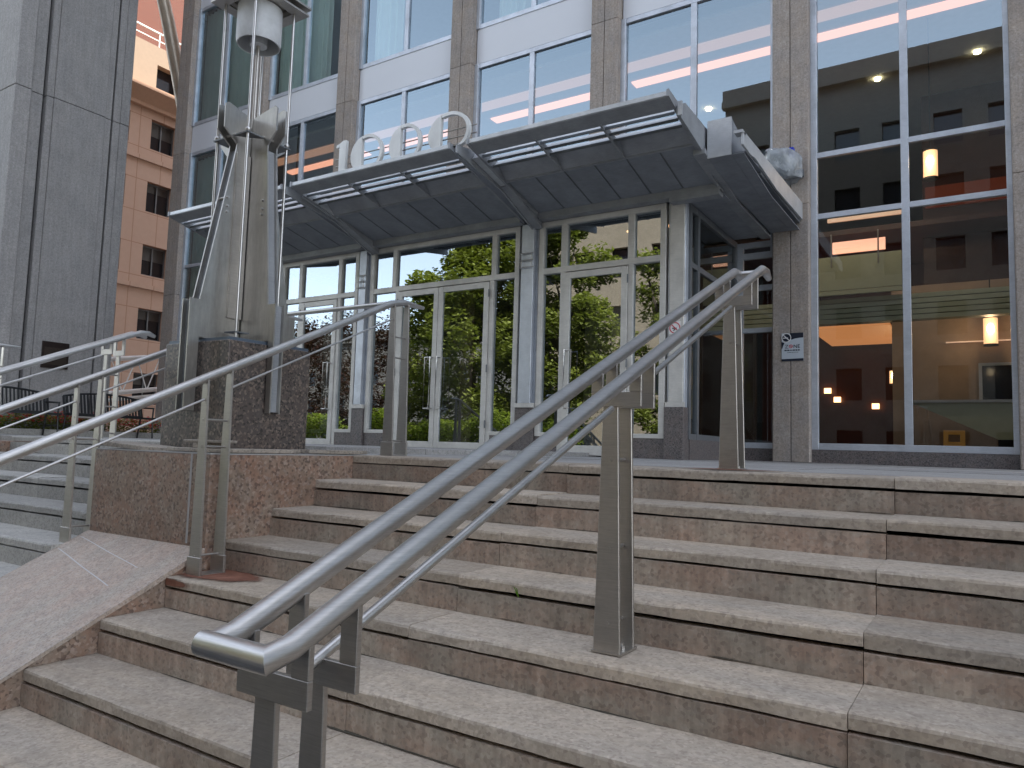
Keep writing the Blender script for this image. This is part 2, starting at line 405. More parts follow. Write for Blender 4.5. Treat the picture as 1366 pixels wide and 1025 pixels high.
# grounds
MB().box(-160, 160, -160, 200, -1.6, -RI * NS).build('ground', M['asphalt']); 
g = bpy.data.objects['ground']; tag(g, None, None, None, 'structure')
pv = MB()
pr = random.Random(5)
ys = [Y0 + .372, 5.0, 6.3, 7.6, 8.9, 10.3, 12.6]
for a, b in zip(ys[:-1], ys[1:]):
    x = -4.4
    while x < 8:
        wd = 1.68; pv.tint = pr.uniform(.85, 1.12)
        dz = pr.uniform(-.002, .002)
        pv.box(x + .004, x + wd - .004, a + .004, b - .004, -.12, dz - .002); x += wd
pv.tint = 1
pvo = pv.build('paving', M['paving']); tag(pvo, None, None, None, 'structure')
b_ = MB().box(-4.4, 8.1, Y0 + .1, 12.5, -1.47, -.021); tag(b_.build('plaza_base', M['black']), None, None, None, 'structure')
pl = MB(); pl.tint = 1.0
x = -30.0
while x < -4.5:
    for a, b in zip([Y0 + .362, 5.4, 7.0, 8.6, 10.2, 12, 14, 16.5, 20], [5.4, 7.0, 8.6, 10.2, 12, 14, 16.5, 20, 26]):
        pl.tint = pr.uniform(.85, 1.12)
        pl.box(x + .004, min(x + 1.6, -4.4) - .004, a + .004, b - .004, -.1, .048 + pr.uniform(-.002, .002))
    x += 1.6
tag(pl.build('paving', M['paving']), None, None, None, 'structure')
tag(MB().box(-30, -4.41, Y0 + .372, 26, -1.47, .02).build('plaza_base', M['black']), None, None, None, 'structure')

# ------------------------------------------------------------------ cheek walls
def cheek(x0, x1, label, up=0):
    root = empty('cheek_wall', ((x0 + x1) / 2, 2.67, -1.48), label, 'low wall')
    s = RI / T; yb = 2.67
    def zl(y): return -(Y0 - y) * s + .018
    yend = Y0 - (.018 + RI * NS) / s
    body = MB(); w3 = (x1 - x0)
    body.tint = .95; body.box(x0, x1, yb, 4.17, -1.3, -.006)
    body.build('wall_block', M['cheek'], root, bevel=.006)
    sl = MB(); sl.prism([(yb - .002, -1.48), (yb - .002, zl(yb) - .035), (yend, -1.483), (yend, -1.48)], 'x', x0 + .004, x1 - .004)
    sl.build('slope_side', M['cheek'], root)
    cap = MB(); cap.prism([(yb - .003, zl(yb) - .034), (yb - .003, zl(yb)), (yend - .07, zl(yend - .07)), (yend, -1.483)], 'x', x0 - .006, x1 + .006)
    cap.build('slope_cap', M['cheek_top'], root, bevel=.005)
    return root, zl
ck, zl = cheek(XL, XR, 'red granite cheek wall with sloping pink top between the two stair flights')
sm = MB()
def seal(x0, y0, x1, y1, w=.013):
    n = 14; L = []
    for i in range(n + 1):
        t = i / n; L.append((x0 + (x1 - x0) * t + .006 * math.sin(t * 9), y0 + (y1 - y0) * t))
    for (a, b), (c, d) in zip(L[:-1], L[1:]):
        sm.add([(a - w, b, zl(b) + .002), (a + w, b, zl(b) + .002), (c + w, d, zl(d) + .002), (c - w, d, zl(d) + .002)], [(0, 1, 2, 3)])
seal(-4.93, 2.60, -4.02, 2.44); seal(-4.94, 2.47, -4.02, 2.28)
sm.build('sealant_line', M['sealant'], ck)
MB().box(XL, XR, 2.668, 4.17, -.006, .001).build('mortar_bed', M['caulk'], ck)
MB().box(-3.93, -3.915, 2.6665, 2.67, -.52, -.006).build('seam', M['caulk'], ck)
cheek(-9.97, -8.75, 'far cheek wall beyond the grey steps at the left edge')

# loose flagstones
def flagstone(cx, cy, sx, sy, z, th, rot, label, tilt=0):
    rng = random.Random(int(cx * 1000) + int(cy * 77)); n = 11; pts = []
    for i in range(n):
        a = 2 * math.pi * i / n; k = max(abs(math.cos(a)), abs(math.sin(a))); r = 1 / k
        pts.append((sx * .5 * r * math.cos(a) * rng.uniform(.90, 1.0), sy * .5 * r * math.sin(a) * rng.uniform(.90, 1.0)))
    m = MB(); m.tint = rng.uniform(.85, 1.1)
    c, s = math.cos(rot), math.sin(rot)
    m.prism([(cx + u * c - v * s, cy + u * s + v * c) for u, v in pts], 'z', z, z + th)
    m.v = [(a, b, q + (a - cx) * tilt) for a, b, q in m.v]
    o = m.build('flagstone', M['flag'], bevel=.004)
    tag(o, label, 'stone slab', 'loose flagstones around the lamp base'); return o
flagstone(-4.62, 2.80, .66, .24, .006, .028, .03, 'long flagstone left of the lamp pedestal, tilted at the wall corner', -.05)
flagstone(-4.02, 2.84, .56, .26, .004, .022, -.02, 'bottom flagstone in front of the pedestal on the red wall')
flagstone(-3.86, 3.1, .22, .60, .004, .024, .02, 'flagstone lying right of the pedestal near the wall edge')
flagstone(-3.86, 3.72, .24, .58, .006, .024, 0, 'flagstone at the back right of the pedestal')
flagstone(-3.98, 2.82, .17, .13, .029, .030, .3, 'small broken stone wedged between two flagstones')
flagstone(-3.98, 2.83, .36, .18, .0595, .017, .02, 'thin upper flagstone balanced on a small stone before the pedestal')

# ------------------------------------------------------------------ lamp pedestal + lamp
cx, cy, H = -4.365, 3.285, .335
ped = empty('pedestal', (cx, cy, 0), 'square dark speckled granite pedestal under the steel lamp', 'pedestal')
MB().box(cx - H, cx + H, cy - H, cy + H, .001, .715).build('granite_block', M['dark_granite'], ped, bevel=.006)
MB().box(cx - H + .012, cx + H - .012, cy - H + .012, cy + H - .012, .715, .735).build('lead_cap', simple("lead_flashing", (.10, .13, .17), .4, .3), ped)
lamp = empty('lamp', (cx, cy, .735), 'tall steel lamp with four pairs of flared fins on the granite pedestal', 'lamp')
def radial(k, du, r, z):  # k quarter, du lateral, r outwards
    a = -math.pi / 2 + k * math.pi / 2
    return (cx + r * math.cos(a) - du * math.sin(a), cy + r * math.sin(a) + du * math.cos(a), z)
finprof = [(.352, .26), (.43, .26), (.43, .99), (.362, .99), (.158, 2.08), (.155, 2.11), (.262, 2.195), (.262, 2.36), (.238, 2.378), (.05, 2.33), (.05, .74), (.352, .74)]
def plate_fin(k, du, th, name, parent, prof, mat):
    m = MB(); n = len(prof)
    vs = [radial(k, du - th / 2, r, z) for r, z in prof] + [radial(k, du + th / 2, r, z) for r, z in prof]
    m.add(vs, [tuple(range(n)), tuple(range(2 * n - 1, n - 1, -1))] + [(i + n, (i + 1) % n + n, (i + 1) % n, i) for i in range(n)])
    return m.build(name, mat, parent, bevel=.0015, seg=1)
finprof2 = [(.345, .26), (.395, .26), (.395, .99), (.318, .99), (.222, 2.08), (.222, 2.11), (.30, 2.195), (.30, 2.36), (.276, 2.378), (.05, 2.33), (.05, .74), (.345, .74)]
for k in range(4):
    for du in (-.038, .038):
        plate_fin(k, du, .012, 'fin', lamp, finprof2 if k % 2 else finprof, M['lamp_steel'])
    # web channel between the two plates
    m = MB(); rr = [(.40, .27), (.405, .98), (.335, .99), (.135, 2.08), (.12, 2.08), (.32, .98), (.385, .27)] if k % 2 == 0 else [(.37, .27), (.372, .98), (.30, .99), (.20, 2.08), (.185, 2.08), (.285, .98), (.36, .27)]
    n = len(rr); vs = [radial(k, -.031, r, z) for r, z in rr] + [radial(k, .031, r, z) for r, z in rr]
    m.add(vs, [tuple(range(n)), tuple(range(2 * n - 1, n - 1, -1))] + [(i + n, (i + 1) % n + n, (i + 1) % n, i) for i in range(n)])
    m.build('fin_web', M['alu_dark'] if k != 1 else M['canopy'], lamp)
    m = MB()
    for z_, r_ in ((2.17, .20), (1.62, .225), (1.66, .225), (1.72, .225)):
        a = radial(k, -.055, r_ * .9, z_); b = radial(k, .055, r_ * .9, z_); m.tube([a, b], .009, 8)
    m.build('bolt', M['steel_tube'], lamp, smooth=True)
for sx_, sy_ in ((1, -1), (1, 1), (-1, 1), (-1, -1)):
    rx, ry = cx + sx_ * .165, cy + sy_ * .165
    m = MB(); m.tube([(rx, ry, .76), (rx, ry, 3.19)], .0105, 10); m.build('rod', M['steel_tube'], lamp, smooth=True)
    for z_, s_ in ((.79, .085), (2.16, .115)):
        m = MB(); m.prism([(rx + sx_ * .02, ry + sy_ * .02), (rx - sx_ * s_ * 1.1, ry + sy_ * .02), (rx - sx_ * .06, ry - sy_ * .06), (rx + sx_ * .02, ry - sy_ * s_ * 1.1)], 'z', z_, z_ + .009)
        m.build('gusset_plate', M['alu_dark'], lamp)
    m = MB(); m.ball((rx, ry, 2.185), .021, 10, 6); m.build('nut', M['steel_tube'], lamp, smooth=True)
m = MB(); m.tube([(cx, cy, .74), (cx, cy, 3.15)], .014, 10); m.build('centre_tube', M['steel_plate'], lamp, smooth=True)
# perforated inner strips
m = MB()
for sx_, sy_ in ((1, -1),):
    m.box(cx + .045, cx + .06, cy - .16, cy - .05, .9, 2.05)
m.build('inner_strip', M['steel_plate'], lamp)
# lantern
m = MB(); N_ = 40
def ringpts(r, z): return [(cx + r * math.cos(2 * math.pi * i / N_), cy + r * math.sin(2 * math.pi * i / N_), z) for i in range(N_)]
vs = ringpts(.155, 3.17) + ringpts(.155, 2.93) + ringpts(.148, 2.902) + ringpts(.140, 2.902) + ringpts(.140, 3.17)
fs = []
for q in range(4):
    for i in range(N_): a = q * N_ + i; b = q * N_ + (i + 1) % N_; fs.append((a, a + N_, b + N_, b))
m.add(vs, fs); m.build('lantern_glass', M['frosted'], lamp, smooth=True)
m = MB(); m.tube([(cx, cy, 2.9), (cx, cy, 3.1)], .06, 20); m.build('lantern_tube', M['frosted'], lamp, smooth=True)
for z_, h_ in ((3.175, .24), (3.225, .25)):
    m = MB(); wv = .055; h2 = h_
    m.box(cx - h2, cx + h2, cy - h2, cy - h2 + wv + .03, z_, z_ + .014); m.box(cx - h2, cx + h2, cy + h2 - wv - .03, cy + h2, z_, z_ + .014)
    m.box(cx - h2, cx - h2 + wv + .03, cy - h2 + wv + .03, cy + h2 - wv - .03, z_, z_ + .014); m.box(cx + h2 - wv - .03, cx + h2, cy - h2 + wv + .03, cy + h2 - wv - .03, z_, z_ + .014)
    m.build('top_frame', M['steel_plate'], lamp)
MB().box(cx - .2, cx + .2, cy - .2, cy + .2, 3.24, 3.25).build('top_plate', M['steel_plate'], lamp)

# ------------------------------------------------------------------ handrails
def post_fin(m, x, y, z0, z1, w0, w1, th=.014):
    m.prism([(x - w0 / 2, z0), (x + w0 / 2, z0), (x + w1 / 2, z1), (x - w1 / 2, z1)], 'y', y - th / 2, y + th / 2)
def channel(name, root, x, yf, yb_, z0, z1, w0=.108, w1=.060, fl=.05):
    for yy, dr in ((yf, 1), (yb_, -1)):
        m = MB(); post_fin(m, x, yy, z0, z1, w0, w1)
        m.build(name, M['steel_plate'], root, bevel=.002, seg=1)
def base_z(y):
    if y > Y0: return 0.0
    return nz(int(math.floor((Y0 - y) / T - 1e-6)) + 1)
def double_rail(xc, label):
    a, b = -.80 + .085, .43
    L = lambda y: a + b * y
    root = empty('handrail', (xc, 2.6, base_z(2.65)), label, 'handrail')
    r = .0255; xs = (xc - .08, xc + .08)
    yt, yb0 = 4.36, .985
    for x in xs:
        y2 = yb0 - .062; z2 = L(yb0) - .016
        low = [(xs[0] - r * .9, y2, z2), (x, y2, z2), (x, yb0 - .01, L(yb0) - .006)] if x == xs[1] else [(x, y2, z2), (x, yb0 - .01, L(yb0) - .006)]
        m = MB(); m.tube(low + [ (x, yt, L(yt)), (x, yt + .09, L(yt) + .004), (x, yt + .16, L(yt) - .02)], [r] * (len(low) + 2) + [r * .7], 24)
        m.build('top_rail', M['steel_tube'], root, smooth=True)
    m = MB(); m.tube([(xs[0], yt + .09, L(yt) + .004), (xs[1], yt + .09, L(yt) + .004)], r * .8, 20); m.build('end_rail', M['steel_tube'], root, smooth=True)
    # lower bars
    posts = [1.02, 2.57, 4.08]
    m = MB()
    for x in (xc,):
        pts = [(x, 1.08, L(1.08) - .13), (x, 2.52, L(2.52) - .13)]; m.tube(pts, .0125, 12)
        pts = [(x, 2.76, L(2.76) - .13), (x, 4.02, L(4.02) - .13)]; m.tube(pts, .0125, 12)
    m.build('lower_rail', M['steel_tube'], root, smooth=True)
    for y in posts:
        z0 = base_z(y + .06); dy = .125
        zt = L(y) - .14
        channel('post', root, xc - .025, y, y + dy, z0, zt + .02)
        for yy in (y, y + dy):
            m = MB(); zz = L(yy); zb = zt + .0; t = .007
            m.prism([(xc - .102, zb + .055), (xc - .102, zb - .0), (xc + .102, zb - .0), (xc + .102, zb + .055)], 'y', yy - t - .009, yy + t - .009)
            for sg in (-1, 1):
                m.prism([(xc + sg * .054, zb + .055), (xc + sg * .102, zb + .055), (xc + sg * .102, zz - .015), (xc + sg * .054, zz - .015)], 'y', yy - t - .009, yy + t - .009)
            m.build('bracket', M['steel_plate'], root, bevel=.0015, seg=1)
        for q in (.12, .42, .78):
            zz = z0 + (zt - z0) * q; m = MB(); m.tube([(xc - .022, y - .011, zz), (xc - .022, y + dy + .011, zz)], .008, 8); m.build('spacer_bolt', M['steel_plate'], root, smooth=True)
        m = MB(); m.box(xc - .085, xc + .035, y - .012, y + dy + .014, z0 + .0005, z0 + .008); m.build('base_plate', M['steel_plate'], root)
        for q in (-.032, .032):
            m = MB(); m.tube([(xc - .025 + q, y + dy / 2, z0 + .008), (xc - .025 + q, y + dy / 2, z0 + .021)], .011, 6); m.tube([(xc - .025 + q, y + dy / 2, z0 + .021), (xc - .025 + q, y + dy / 2, z0 + .032)], .005, 8); m.build('nut', M['steel_tube'], root)
    return root
double_rail(-1.18, 'double stainless steel handrail running down the middle of the near granite steps')
double_rail(-7.50, 'double steel handrail farther left, in front of the benches')
def single_rail(xc, label, up=0, side=1, cross=None):
    a, b = -.842 + .085 + up * 0, .462
    L = lambda y: a + b * y
    root = empty('handrail', (xc, 2.6, -.75), label, 'handrail')
    r = .0245; x = xc; yt = 4.03
    pts = [(x, .55, L(.55)), (x, yt, L(yt)), (x, yt + .14, L(yt) + .03), (x, yt + .36, L(yt) + .03)]
    m = MB(); m.tube(pts, [r, r, r * .98, r * .55], 24); m.build('top_rail', M['steel_tube'], root, smooth=True)
    for y in (1.10, 2.55, 4.05):
        z0 = base_z(y + .06) + up; dy = .15
        zt = L(min(y, yt)) - .02
        for yy in (y, y + dy):
            m = MB(); post_fin(m, xc, yy, z0, min(L(yy), L(yt) + .03) - .012, .10, .048, .013); 
            post_fin(m, xc, yy - .003, z0, z0 + .10, .118, .116, .016)
            m.build('post', M['steel_plate'], root, bevel=.002, seg=1)
        for q in (.80, .66, .10):
            m = MB(); m.tube([(xc, y - .01, z0 + (zt - z0) * q), (xc, y + dy + .01, z0 + (zt - z0) * q)], .006, 8); m.build('spacer_bolt', M['steel_plate'], root, smooth=True)
        MB().box(xc - .05, xc + .05, y - .006, y + dy + .006, z0 + .0005, z0 + .008).build('base_plate', M['steel_tube'], root)
    m = MB(); m.tube([(xc, .6, L(.6) - .118), (xc, 2.555, L(2.555) - .118)], .0065, 8); m.tube([(xc, 2.70, L(2.70) - .118), (xc, 4.04, L(4.04) - .118)], .0065, 8)
    m.build('lower_rod', M['steel_tube'], root, smooth=True)
    if cross is not None:
        m = MB(); m.tube([(x, yt + .11, L(yt) + .03), (cross, yt + .11, L(yt) + .03)], .0185, 16); m.build('cross_rail', M['steel_tube'], root, smooth=True)
    return root
single_rail(-3.66, 'single steel handrail in front of the lamp pedestal, joined to a level crossbar', 0, 1, -4.97)
single_rail(-5.02, 'single steel handrail ending behind the left side of the pedestal', .05)
single_rail(-10.05, 'farthest handrail, only its upper end seen at the left edge', .05)
# rust stains at post feet
def stain(x0, x1, y0, y1, z, label, axis='z', f=(0, 0), sh=1.0, mask=(.55, .75)):
    n = NM("rust_stain_soft"); 
    sub = n.n("ShaderNodeVectorMath", _operation='LENGTH'); mp = n.map((2 / (x1 - x0), 2 / max(.01, (y1 - y0)), 1)); n.t.links.new(mp, sub.inputs[0])
    nz_ = n.noise(9, 5, .6); d = n.math('ADD', sub.outputs['Value'], n.math('MULTIPLY', n.math('SUBTRACT', nz_, .5), .9))
    fac = n.ramp(d, [(mask[0], sh), (mask[1] + .12, 0)])
    b = n.n("ShaderNodeBsdfPrincipled"); b.inputs['Roughness'].default_value = .8
    n.t.links.new(n.mix(n.ramp(nz_, [(.35, 0), (.7, 1)]), (.13, .045, .025), (.27, .12, .075)), b.inputs['Base Color'])
    tr = n.n("ShaderNodeBsdfTransparent"); mx = n.n("ShaderNodeMixShader"); n.t.links.new(fac, mx.inputs[0]); n.t.links.new(tr.outputs[0], mx.inputs[1]); n.t.links.new(b.outputs[0], mx.inputs[2]); n.t.links.new(mx.outputs[0], n.out.inputs[0])
    cxx, cyy = (x0 + x1) / 2 + f[0], (y0 + y1) / 2 + f[1]; m = MB()
    if axis == 'z': m.add([(x0 - cxx, y0 - cyy, 0), (x1 - cxx, y0 - cyy, 0), (x1 - cxx, y1 - cyy, 0), (x0 - cxx, y1 - cyy, 0)], [(0, 1, 2, 3)]); loc = (cxx, cyy, z); rot = (0, 0, 0)
    else: m.add([(x0 - cxx, y0 - cyy, 0), (x1 - cxx, y0 - cyy, 0), (x1 - cxx, y1 - cyy, 0), (x0 - cxx, y1 - cyy, 0)], [(0, 1, 2, 3)]); loc = (cxx, z, cyy); rot = (R(90), 0, 0)
    o = m.build('rust_stain', n.m); o.location = loc; o.rotation_euler = rot
    return tag(o, label, 'stain')
stain(-3.745, -2.95, 2.452, 2.782, nz(4) + .004, 'rust red stain on the tread around the foot of the handrail before the lamp', f=(-.28, .03), mask=(.7, .95))
stain(-3.745, -3.30, nz(4) - .050, nz(4) - .004, 2.4395, 'rust run on the front edge of the step below the pedestal handrail', 'y', f=(-.2, .0), mask=(.6, .9))
stain(-1.50, -.85, 3.81, 4.2, .004, 'small rust stain on the top step at the foot of the double handrail', f=(0, -.03), sh=.75)
# grass tufts
gm = leafmat("grass_blade", (.06, .14, .02), (.16, .30, .05))
def tuft(x, y, z, n, h, label):
    rng = random.Random(int(x * 100)); m = MB()
    for i in range(n):
        a = rng.uniform(0, 6.28); l = h * rng.uniform(.5, 1); dx, dy = math.cos(a) * l * .9, math.sin(a) * l * .4 - .01; wd = .0025
        m.tint = rng.random()
        m.add([(x - wd, y, z), (x + wd, y, z), (x + dx * .5 + wd, y + dy * .5, z + l * .7), (x + dx * .5 - wd, y + dy * .5, z + l * .7), (x + dx, y + dy, z + l * .8)], [(0, 1, 2, 3), (3, 2, 4)])
    tag(m.build('grass_tuft', gm), label, 'grass tuft')
tuft(-1.72, 2.775, nz(3) - .06, 5, .06, 'small green grass tuft growing from a step joint left of the middle post')
tuft(.35, 4.2, 0, 14, .022, 'low green weeds in the plaza joint at the right')

# ------------------------------------------------------------------ office building
YP, YF, YG = 10.8, 10.95, 10.99
HB = 28
bld = empty('office_building', (-8, YP, 0), 'grey office building with granite piers, blue reflecting windows and a glazed entrance', 'building')
PW = .50
piers = [-17.25, -14.30, -11.40, -8.34, -5.32, -2.33, .55, 3.6, 6.6, 9.6, 12.6, 15.6, 18.6, 21.6]
XE = 21.6
JZ = [3.64, 7.28, 10.92, 14.56, 18.2, 21.84, 25.48]
for px in piers:
    m = MB(); zs = [0.0] + JZ + [HB]
    rg = random.Random(int(px * 10))
    for a, b in zip(zs[:-1], zs[1:]):
        m.tint = rg.uniform(.93, 1.07); g = .003
        x0, x1 = px - PW / 2, px + PW / 2
        # two boards with a narrow groove between, small chamfers
        for (u, v) in ((x0, px - .006), (px + .006, x1)):
            m.prism([(u + (.012 if u == x0 else 0), YP), (v - (.012 if v == x1 else 0), YP), (v, YP + .012), (v, YP + .40), (u, YP + .40), (u, YP + .012)], 'z', a + g, b - g)
    m.tint = .5; m.box(px - .2, px + .2, YP + .02, YP + .35, 0, HB - .01)
    m.build('pier', M['pier'], bld, bevel=.004, seg=1)
def hb(m, x0, x1, z0, z1, y0=YF, y1=None):
    m.box(x0, x1, y0, y1 if y1 else y0 + .07, z0, z1)
S0, S1 = 7.30, 8.09
pitch = 3.84
for bi in range(len(piers) - 1):
    x0, x1 = piers[bi] + PW / 2, piers[bi + 1] - PW / 2; xm = (x0 + x1) / 2
    low = bi < 1 or bi >= 5
    # storey glazing
    levels = [(.27 if bi != 1 else .27, S0, [4.32, 3.43])]
    z = S1 + .0
    levels.append((z, z + 3.05, []))
    levels.append((z + pitch, z + pitch + 3.05, [])); levels.append((z + 2 * pitch, z + 2 * pitch + 3.05, [])); levels.append((z + 3 * pitch, z + 3 * pitch + 3.05, []))
    for li, (za, zb, bars) in enumerate(levels):
        if li == 0 and 1 <= bi <= 4:      # bays above the canopy: glazing starts at canopy height
            za = 3.05
            bars = [4.32] if bi != 1 else [4.32]
        m = MB(); m.box(x0, x0 + .085, YF - .02, YF + .07, za - .09, zb); m.box(x1 - .06, x1, YF - .012, YF + .07, za - .09, zb)
        m.box(xm - .048, xm + .048, YF, YF + .07, za, zb - .083)
        hbz = [(za - .09, za), (zb - .083, zb)] + [(q, q + .075) for q in bars]
        for a, b in hbz:
            if (a, b) == hbz[0] or (a, b) == hbz[1]: m.box(x0 + .085, x1 - .06, YF - .002, YF + .07, a, b)
            else: m.box(x0 + .085, xm - .048, YF - .002, YF + .07, a, b); m.box(xm + .048, x1 - .06, YF - .002, YF + .07, a, b)
        win = m.build('window', M['alu'], bld, bevel=.003, seg=1)
        zz = sorted([za] + bars + [zb - .083])
        for u, v in ((x0 + .085, xm - .048), (xm + .048, x1 - .06)):
            for a, b in zip(zz[:-1], zz[1:]):
                a2 = a + (.075 if a in bars else 0)
                if li >= 3: mt = M['glass']
                else: mt = M['glass_low'] if (li == 0 and low and a < 4) else M['glass']
                q = MB(); q.add([(u - .01, YG, a2 - .01), (v + .01, YG, a2 - .01), (v + .01, YG, b + .01), (u - .01, YG, b + .01)], [(0, 1, 2, 3)])
                q.build('pane', mt, win)
    # spandrels
    for k in range(4):
        za = S0 + pitch * k; zb = za + (S1 - S0) if k == 0 else za + .75
        zb = S1 - .092 + pitch * k
        m = MB(); m.box(x0 + .02, x1 - .005, YF + .01, YF + .06, za + .012, zb); m.build('spandrel', M['spandrel'], bld)
        MB().box(x0, x1, YF + .061, YF + .30, za - .0, zb + .09).build('slab_edge', M['black'], bld)
    if low:
        MB().box(x0, x1, YF - .02, YF + .2, 0, .178).build('base_course', M['base_granite'], bld)
# building mass above and sides
MB().box(-17.5, XE + .25, YP + .3, 34, 22.8, HB).build('upper_wall', M['pier'], bld)
MB().box(-17.5, -17.2, YP + .41, 34, 0, 22.8).build('side_wall', M['pier'], bld)
MB().box(XE, XE + .25, YP + .41, 34, 0, 22.8).build('side_wall', M['pier'], bld)
MB().box(-17.2, XE, 33.7, 34, 0, 22.8).build('back_wall', M['interior_dark'], bld)
MB().box(-17.2, XE, YG + .25, 33.7, 22.6, 22.79).build('roof_slab', M['ceiling'], bld)
# right neighbour part of same block so the street front goes on
# interior floors and ceilings
MB().box(-17.2, XE, YG + .08, 33.7, -.12, .004).build('lobby_floor', M['interior_floor'], bld)
for k in range(4):
    z = S0 + .1 + pitch * k
    MB().box(-17.2, XE, YG + .32, 33.7, z + .35, z + .55).build('floor_slab', M['ceiling'], bld)
# upper office ceilings (set high behind the panes) + inner walls
for k in range(1, 4):
    z = S1 + pitch * (k - 1) + 3.0
    MB().box(-17.2, XE, YG + .32, 18.5, z, z + .06).build('ceiling', M['ceiling'], bld)
MB().box(-17.1, XE, 17.5, 17.7, 7.95, 22.5).build('office_wall', M['ceiling'], bld)
# lobby ceiling with coffers
MB().box(-17.2, XE, YG + .32, 20, 7.10, 7.16).build('ceiling', M['ceiling'], bld)
for bi in range(10):
    x0, x1 = -15.5 + 3.25 * bi, -15.5 + 3.25 * bi + 2.95
    MB().box(x0 + .13, x1, 12.62, 12.86, 7.075, 7.099).build('cove_light', M['cove'], bld)
    MB().box(x0 + .13, x1, 11.95, 12.25, 7.075, 7.099).build('cove_light', M['dim_glow'], bld)  # fainter strip: dull reflection of the cove, built with its own glow
for dx_, dy_ in ((-1.62, 14.7), (-.05, 14.5), (-4.7, 14.4)):
    m = MB(); m.tube([(dx_, dy_, 7.06), (dx_, dy_, 7.098)], .055, 14); m.build('downlight', M['down'], bld)
# lobby interior behind the right window
MB().box(-1.42, 4.5, 14.5, 14.7, .004, 3.10).build('lobby_wall', M['interior_wall'], bld)
MB().box(-1.42, 4.5, 14.47, 14.5, .20, .27).build('wall_skirting', M['alu'], bld)
m = MB()
for k in range(5): m.box(-9, 6, 13.2, 13.42, 2.30 + k * .085, 2.30 + k * .085 + .07)
m.build('beam_cladding', M['pale_green'], bld)
MB().box(-2.75, -1.12, 13.0, 13.05, 2.82, 3.38).build('balcony_front', M['pale_green'], bld)
MB().box(-2.75, -1.12, 13.0, 13.05, 2.74, 2.81).build('balcony_edge', M['pale_green'], bld)
m = MB()
for q in (-2.45, -2.15, -1.45): m.tube([(q, 12.97, 3.2), (q, 12.97, 3.75)], .012, 8)
m.build('balcony_post', M['steel_tube'], bld)
MB().box(-2.45, -1.55, 14.9, 14.95, 3.92, 4.14).build('cove_light', M['cove'], bld)
ld = bpy.data.lights.new('balcony_fill', 'AREA'); ld.energy = 7; ld.color = (1, .72, .45); ld.shape = 'RECTANGLE'; ld.size = 3.0; ld.size_y = .3
lo = bpy.data.objects.new('balcony_fill', ld); C.objects.link(lo); lo.location = (-2.2, 12.35, 4.9); lo.rotation_euler = (R(22), 0, 0)  # added fill light without a fitting, brightens the balcony front
MB().box(-4.5, 9, 15.0, 20, 4.3, 4.4).build('ceiling', M['wood_red'], bld)
MB().box(-1.0, 9.5, 15.9, 16.0, 3.1, 7.1).build('wood_wall', M['wood_red'], bld)
MB().box(-4.5, -1.0, 17.9, 18.0, 0, 4.29).build('wood_wall', M['wood_red'], bld)
MB().box(-17, -4.4, 16.9, 17.0, 0, 7.1).build('lobby_wall', M['interior_dark'], bld)
MB().box(9.0, 9.1, 11.3, 17, 0, 7.1).build('lobby_wall', M['interior_dark'], bld)
MB().box(-2.9, -1.5, 15.0, 17.5, 2.52, 2.56).build('glow_ceiling', M['orange_glow'], bld)  # emission stands in for warm light bounced onto the ceiling
MB().box(-.6, 3.2, 14.43, 14.46, 2.06, 2.08).build('cove_light', M['dim_glow'], bld)
MB().box(-.95, 3, 15.80, 15.88, 4.85, 5.25).build('wood_wall_glow', M['red_glow'], bld)  # glowing strip stands for red light falling on the wood wall
m = MB(); m.box(-2.4, -1.1, 14.1, 14.15, 4.30, 4.38); m.box(-1.2, -1.1, 14.1, 14.15, 3.5, 4.30); m.build('door_surround', M['dim_glow'], bld)  # dim glow put into the surround, which is no lamp
# screen on lobby wall
t = empty('screen', (.25, 14.4, 1.3), 'dark screen in a pale frame above the reception desk', 'screen')
m = MB(); m.box(-.14, .75, 14.40, 14.46, 1.0, 1.70); m.build('frame', M['alu'], t); MB().box(-.09, .70, 14.385, 14.40, 1.05, 1.65).build('panel', M['dark_glass'], t)
t = empty('reception_desk', (.2, 13.4, 0), 'pale green angled reception desk inside the lobby', 'desk')
m = MB(); m.prism([(-1.05, .98), (1.2, .98), (1.2, .42), (.1, .42)], 'y', 13.35, 13.42); m.build('counter_front', M['pale_green'], t)
MB().box(-1.05, 1.25, 13.3, 14.0, .98, 1.02).build('counter_top', M['alu'], t); MB().box(.1, 1.2, 13.45, 13.9, .004, .97).build('desk_body', M['black'], t)
t = empty('wet_floor_sign', (-.42, 12.0, .004), 'yellow folding wet floor sign standing inside the right window', 'floor sign')
m = MB()
for s_ in (-1, 1):
    for (xa, xb, za, zb) in ((-.55, -.29, .44, .50), (-.55, -.49, .0, .44), (-.35, -.29, .0, .44), (-.49, -.35, .16, .34)):
        m.add([(xa, 12 + s_ * (.16 * (1 - za / .5)), za + .004), (xb, 12 + s_ * (.16 * (1 - za / .5)), za + .004), (xb, 12 + s_ * (.16 * (1 - zb / .5)), zb + .004), (xa, 12 + s_ * (.16 * (1 - zb / .5)), zb + .004),
               (xa, 12.012 + s_ * (.16 * (1 - za / .5)), za + .004), (xb, 12.012 + s_ * (.16 * (1 - za / .5)), za + .004), (xb, 12.012 + s_ * (.16 * (1 - zb / .5)), zb + .004), (xa, 12.012 + s_ * (.16 * (1 - zb / .5)), zb + .004)],
              [(0, 1, 2, 3), (7, 6, 5, 4), (0, 4, 5, 1), (1, 5, 6, 2), (2, 6, 7, 3), (3, 7, 4, 0)])
m.build('sign_panel', M['yellow'], t)
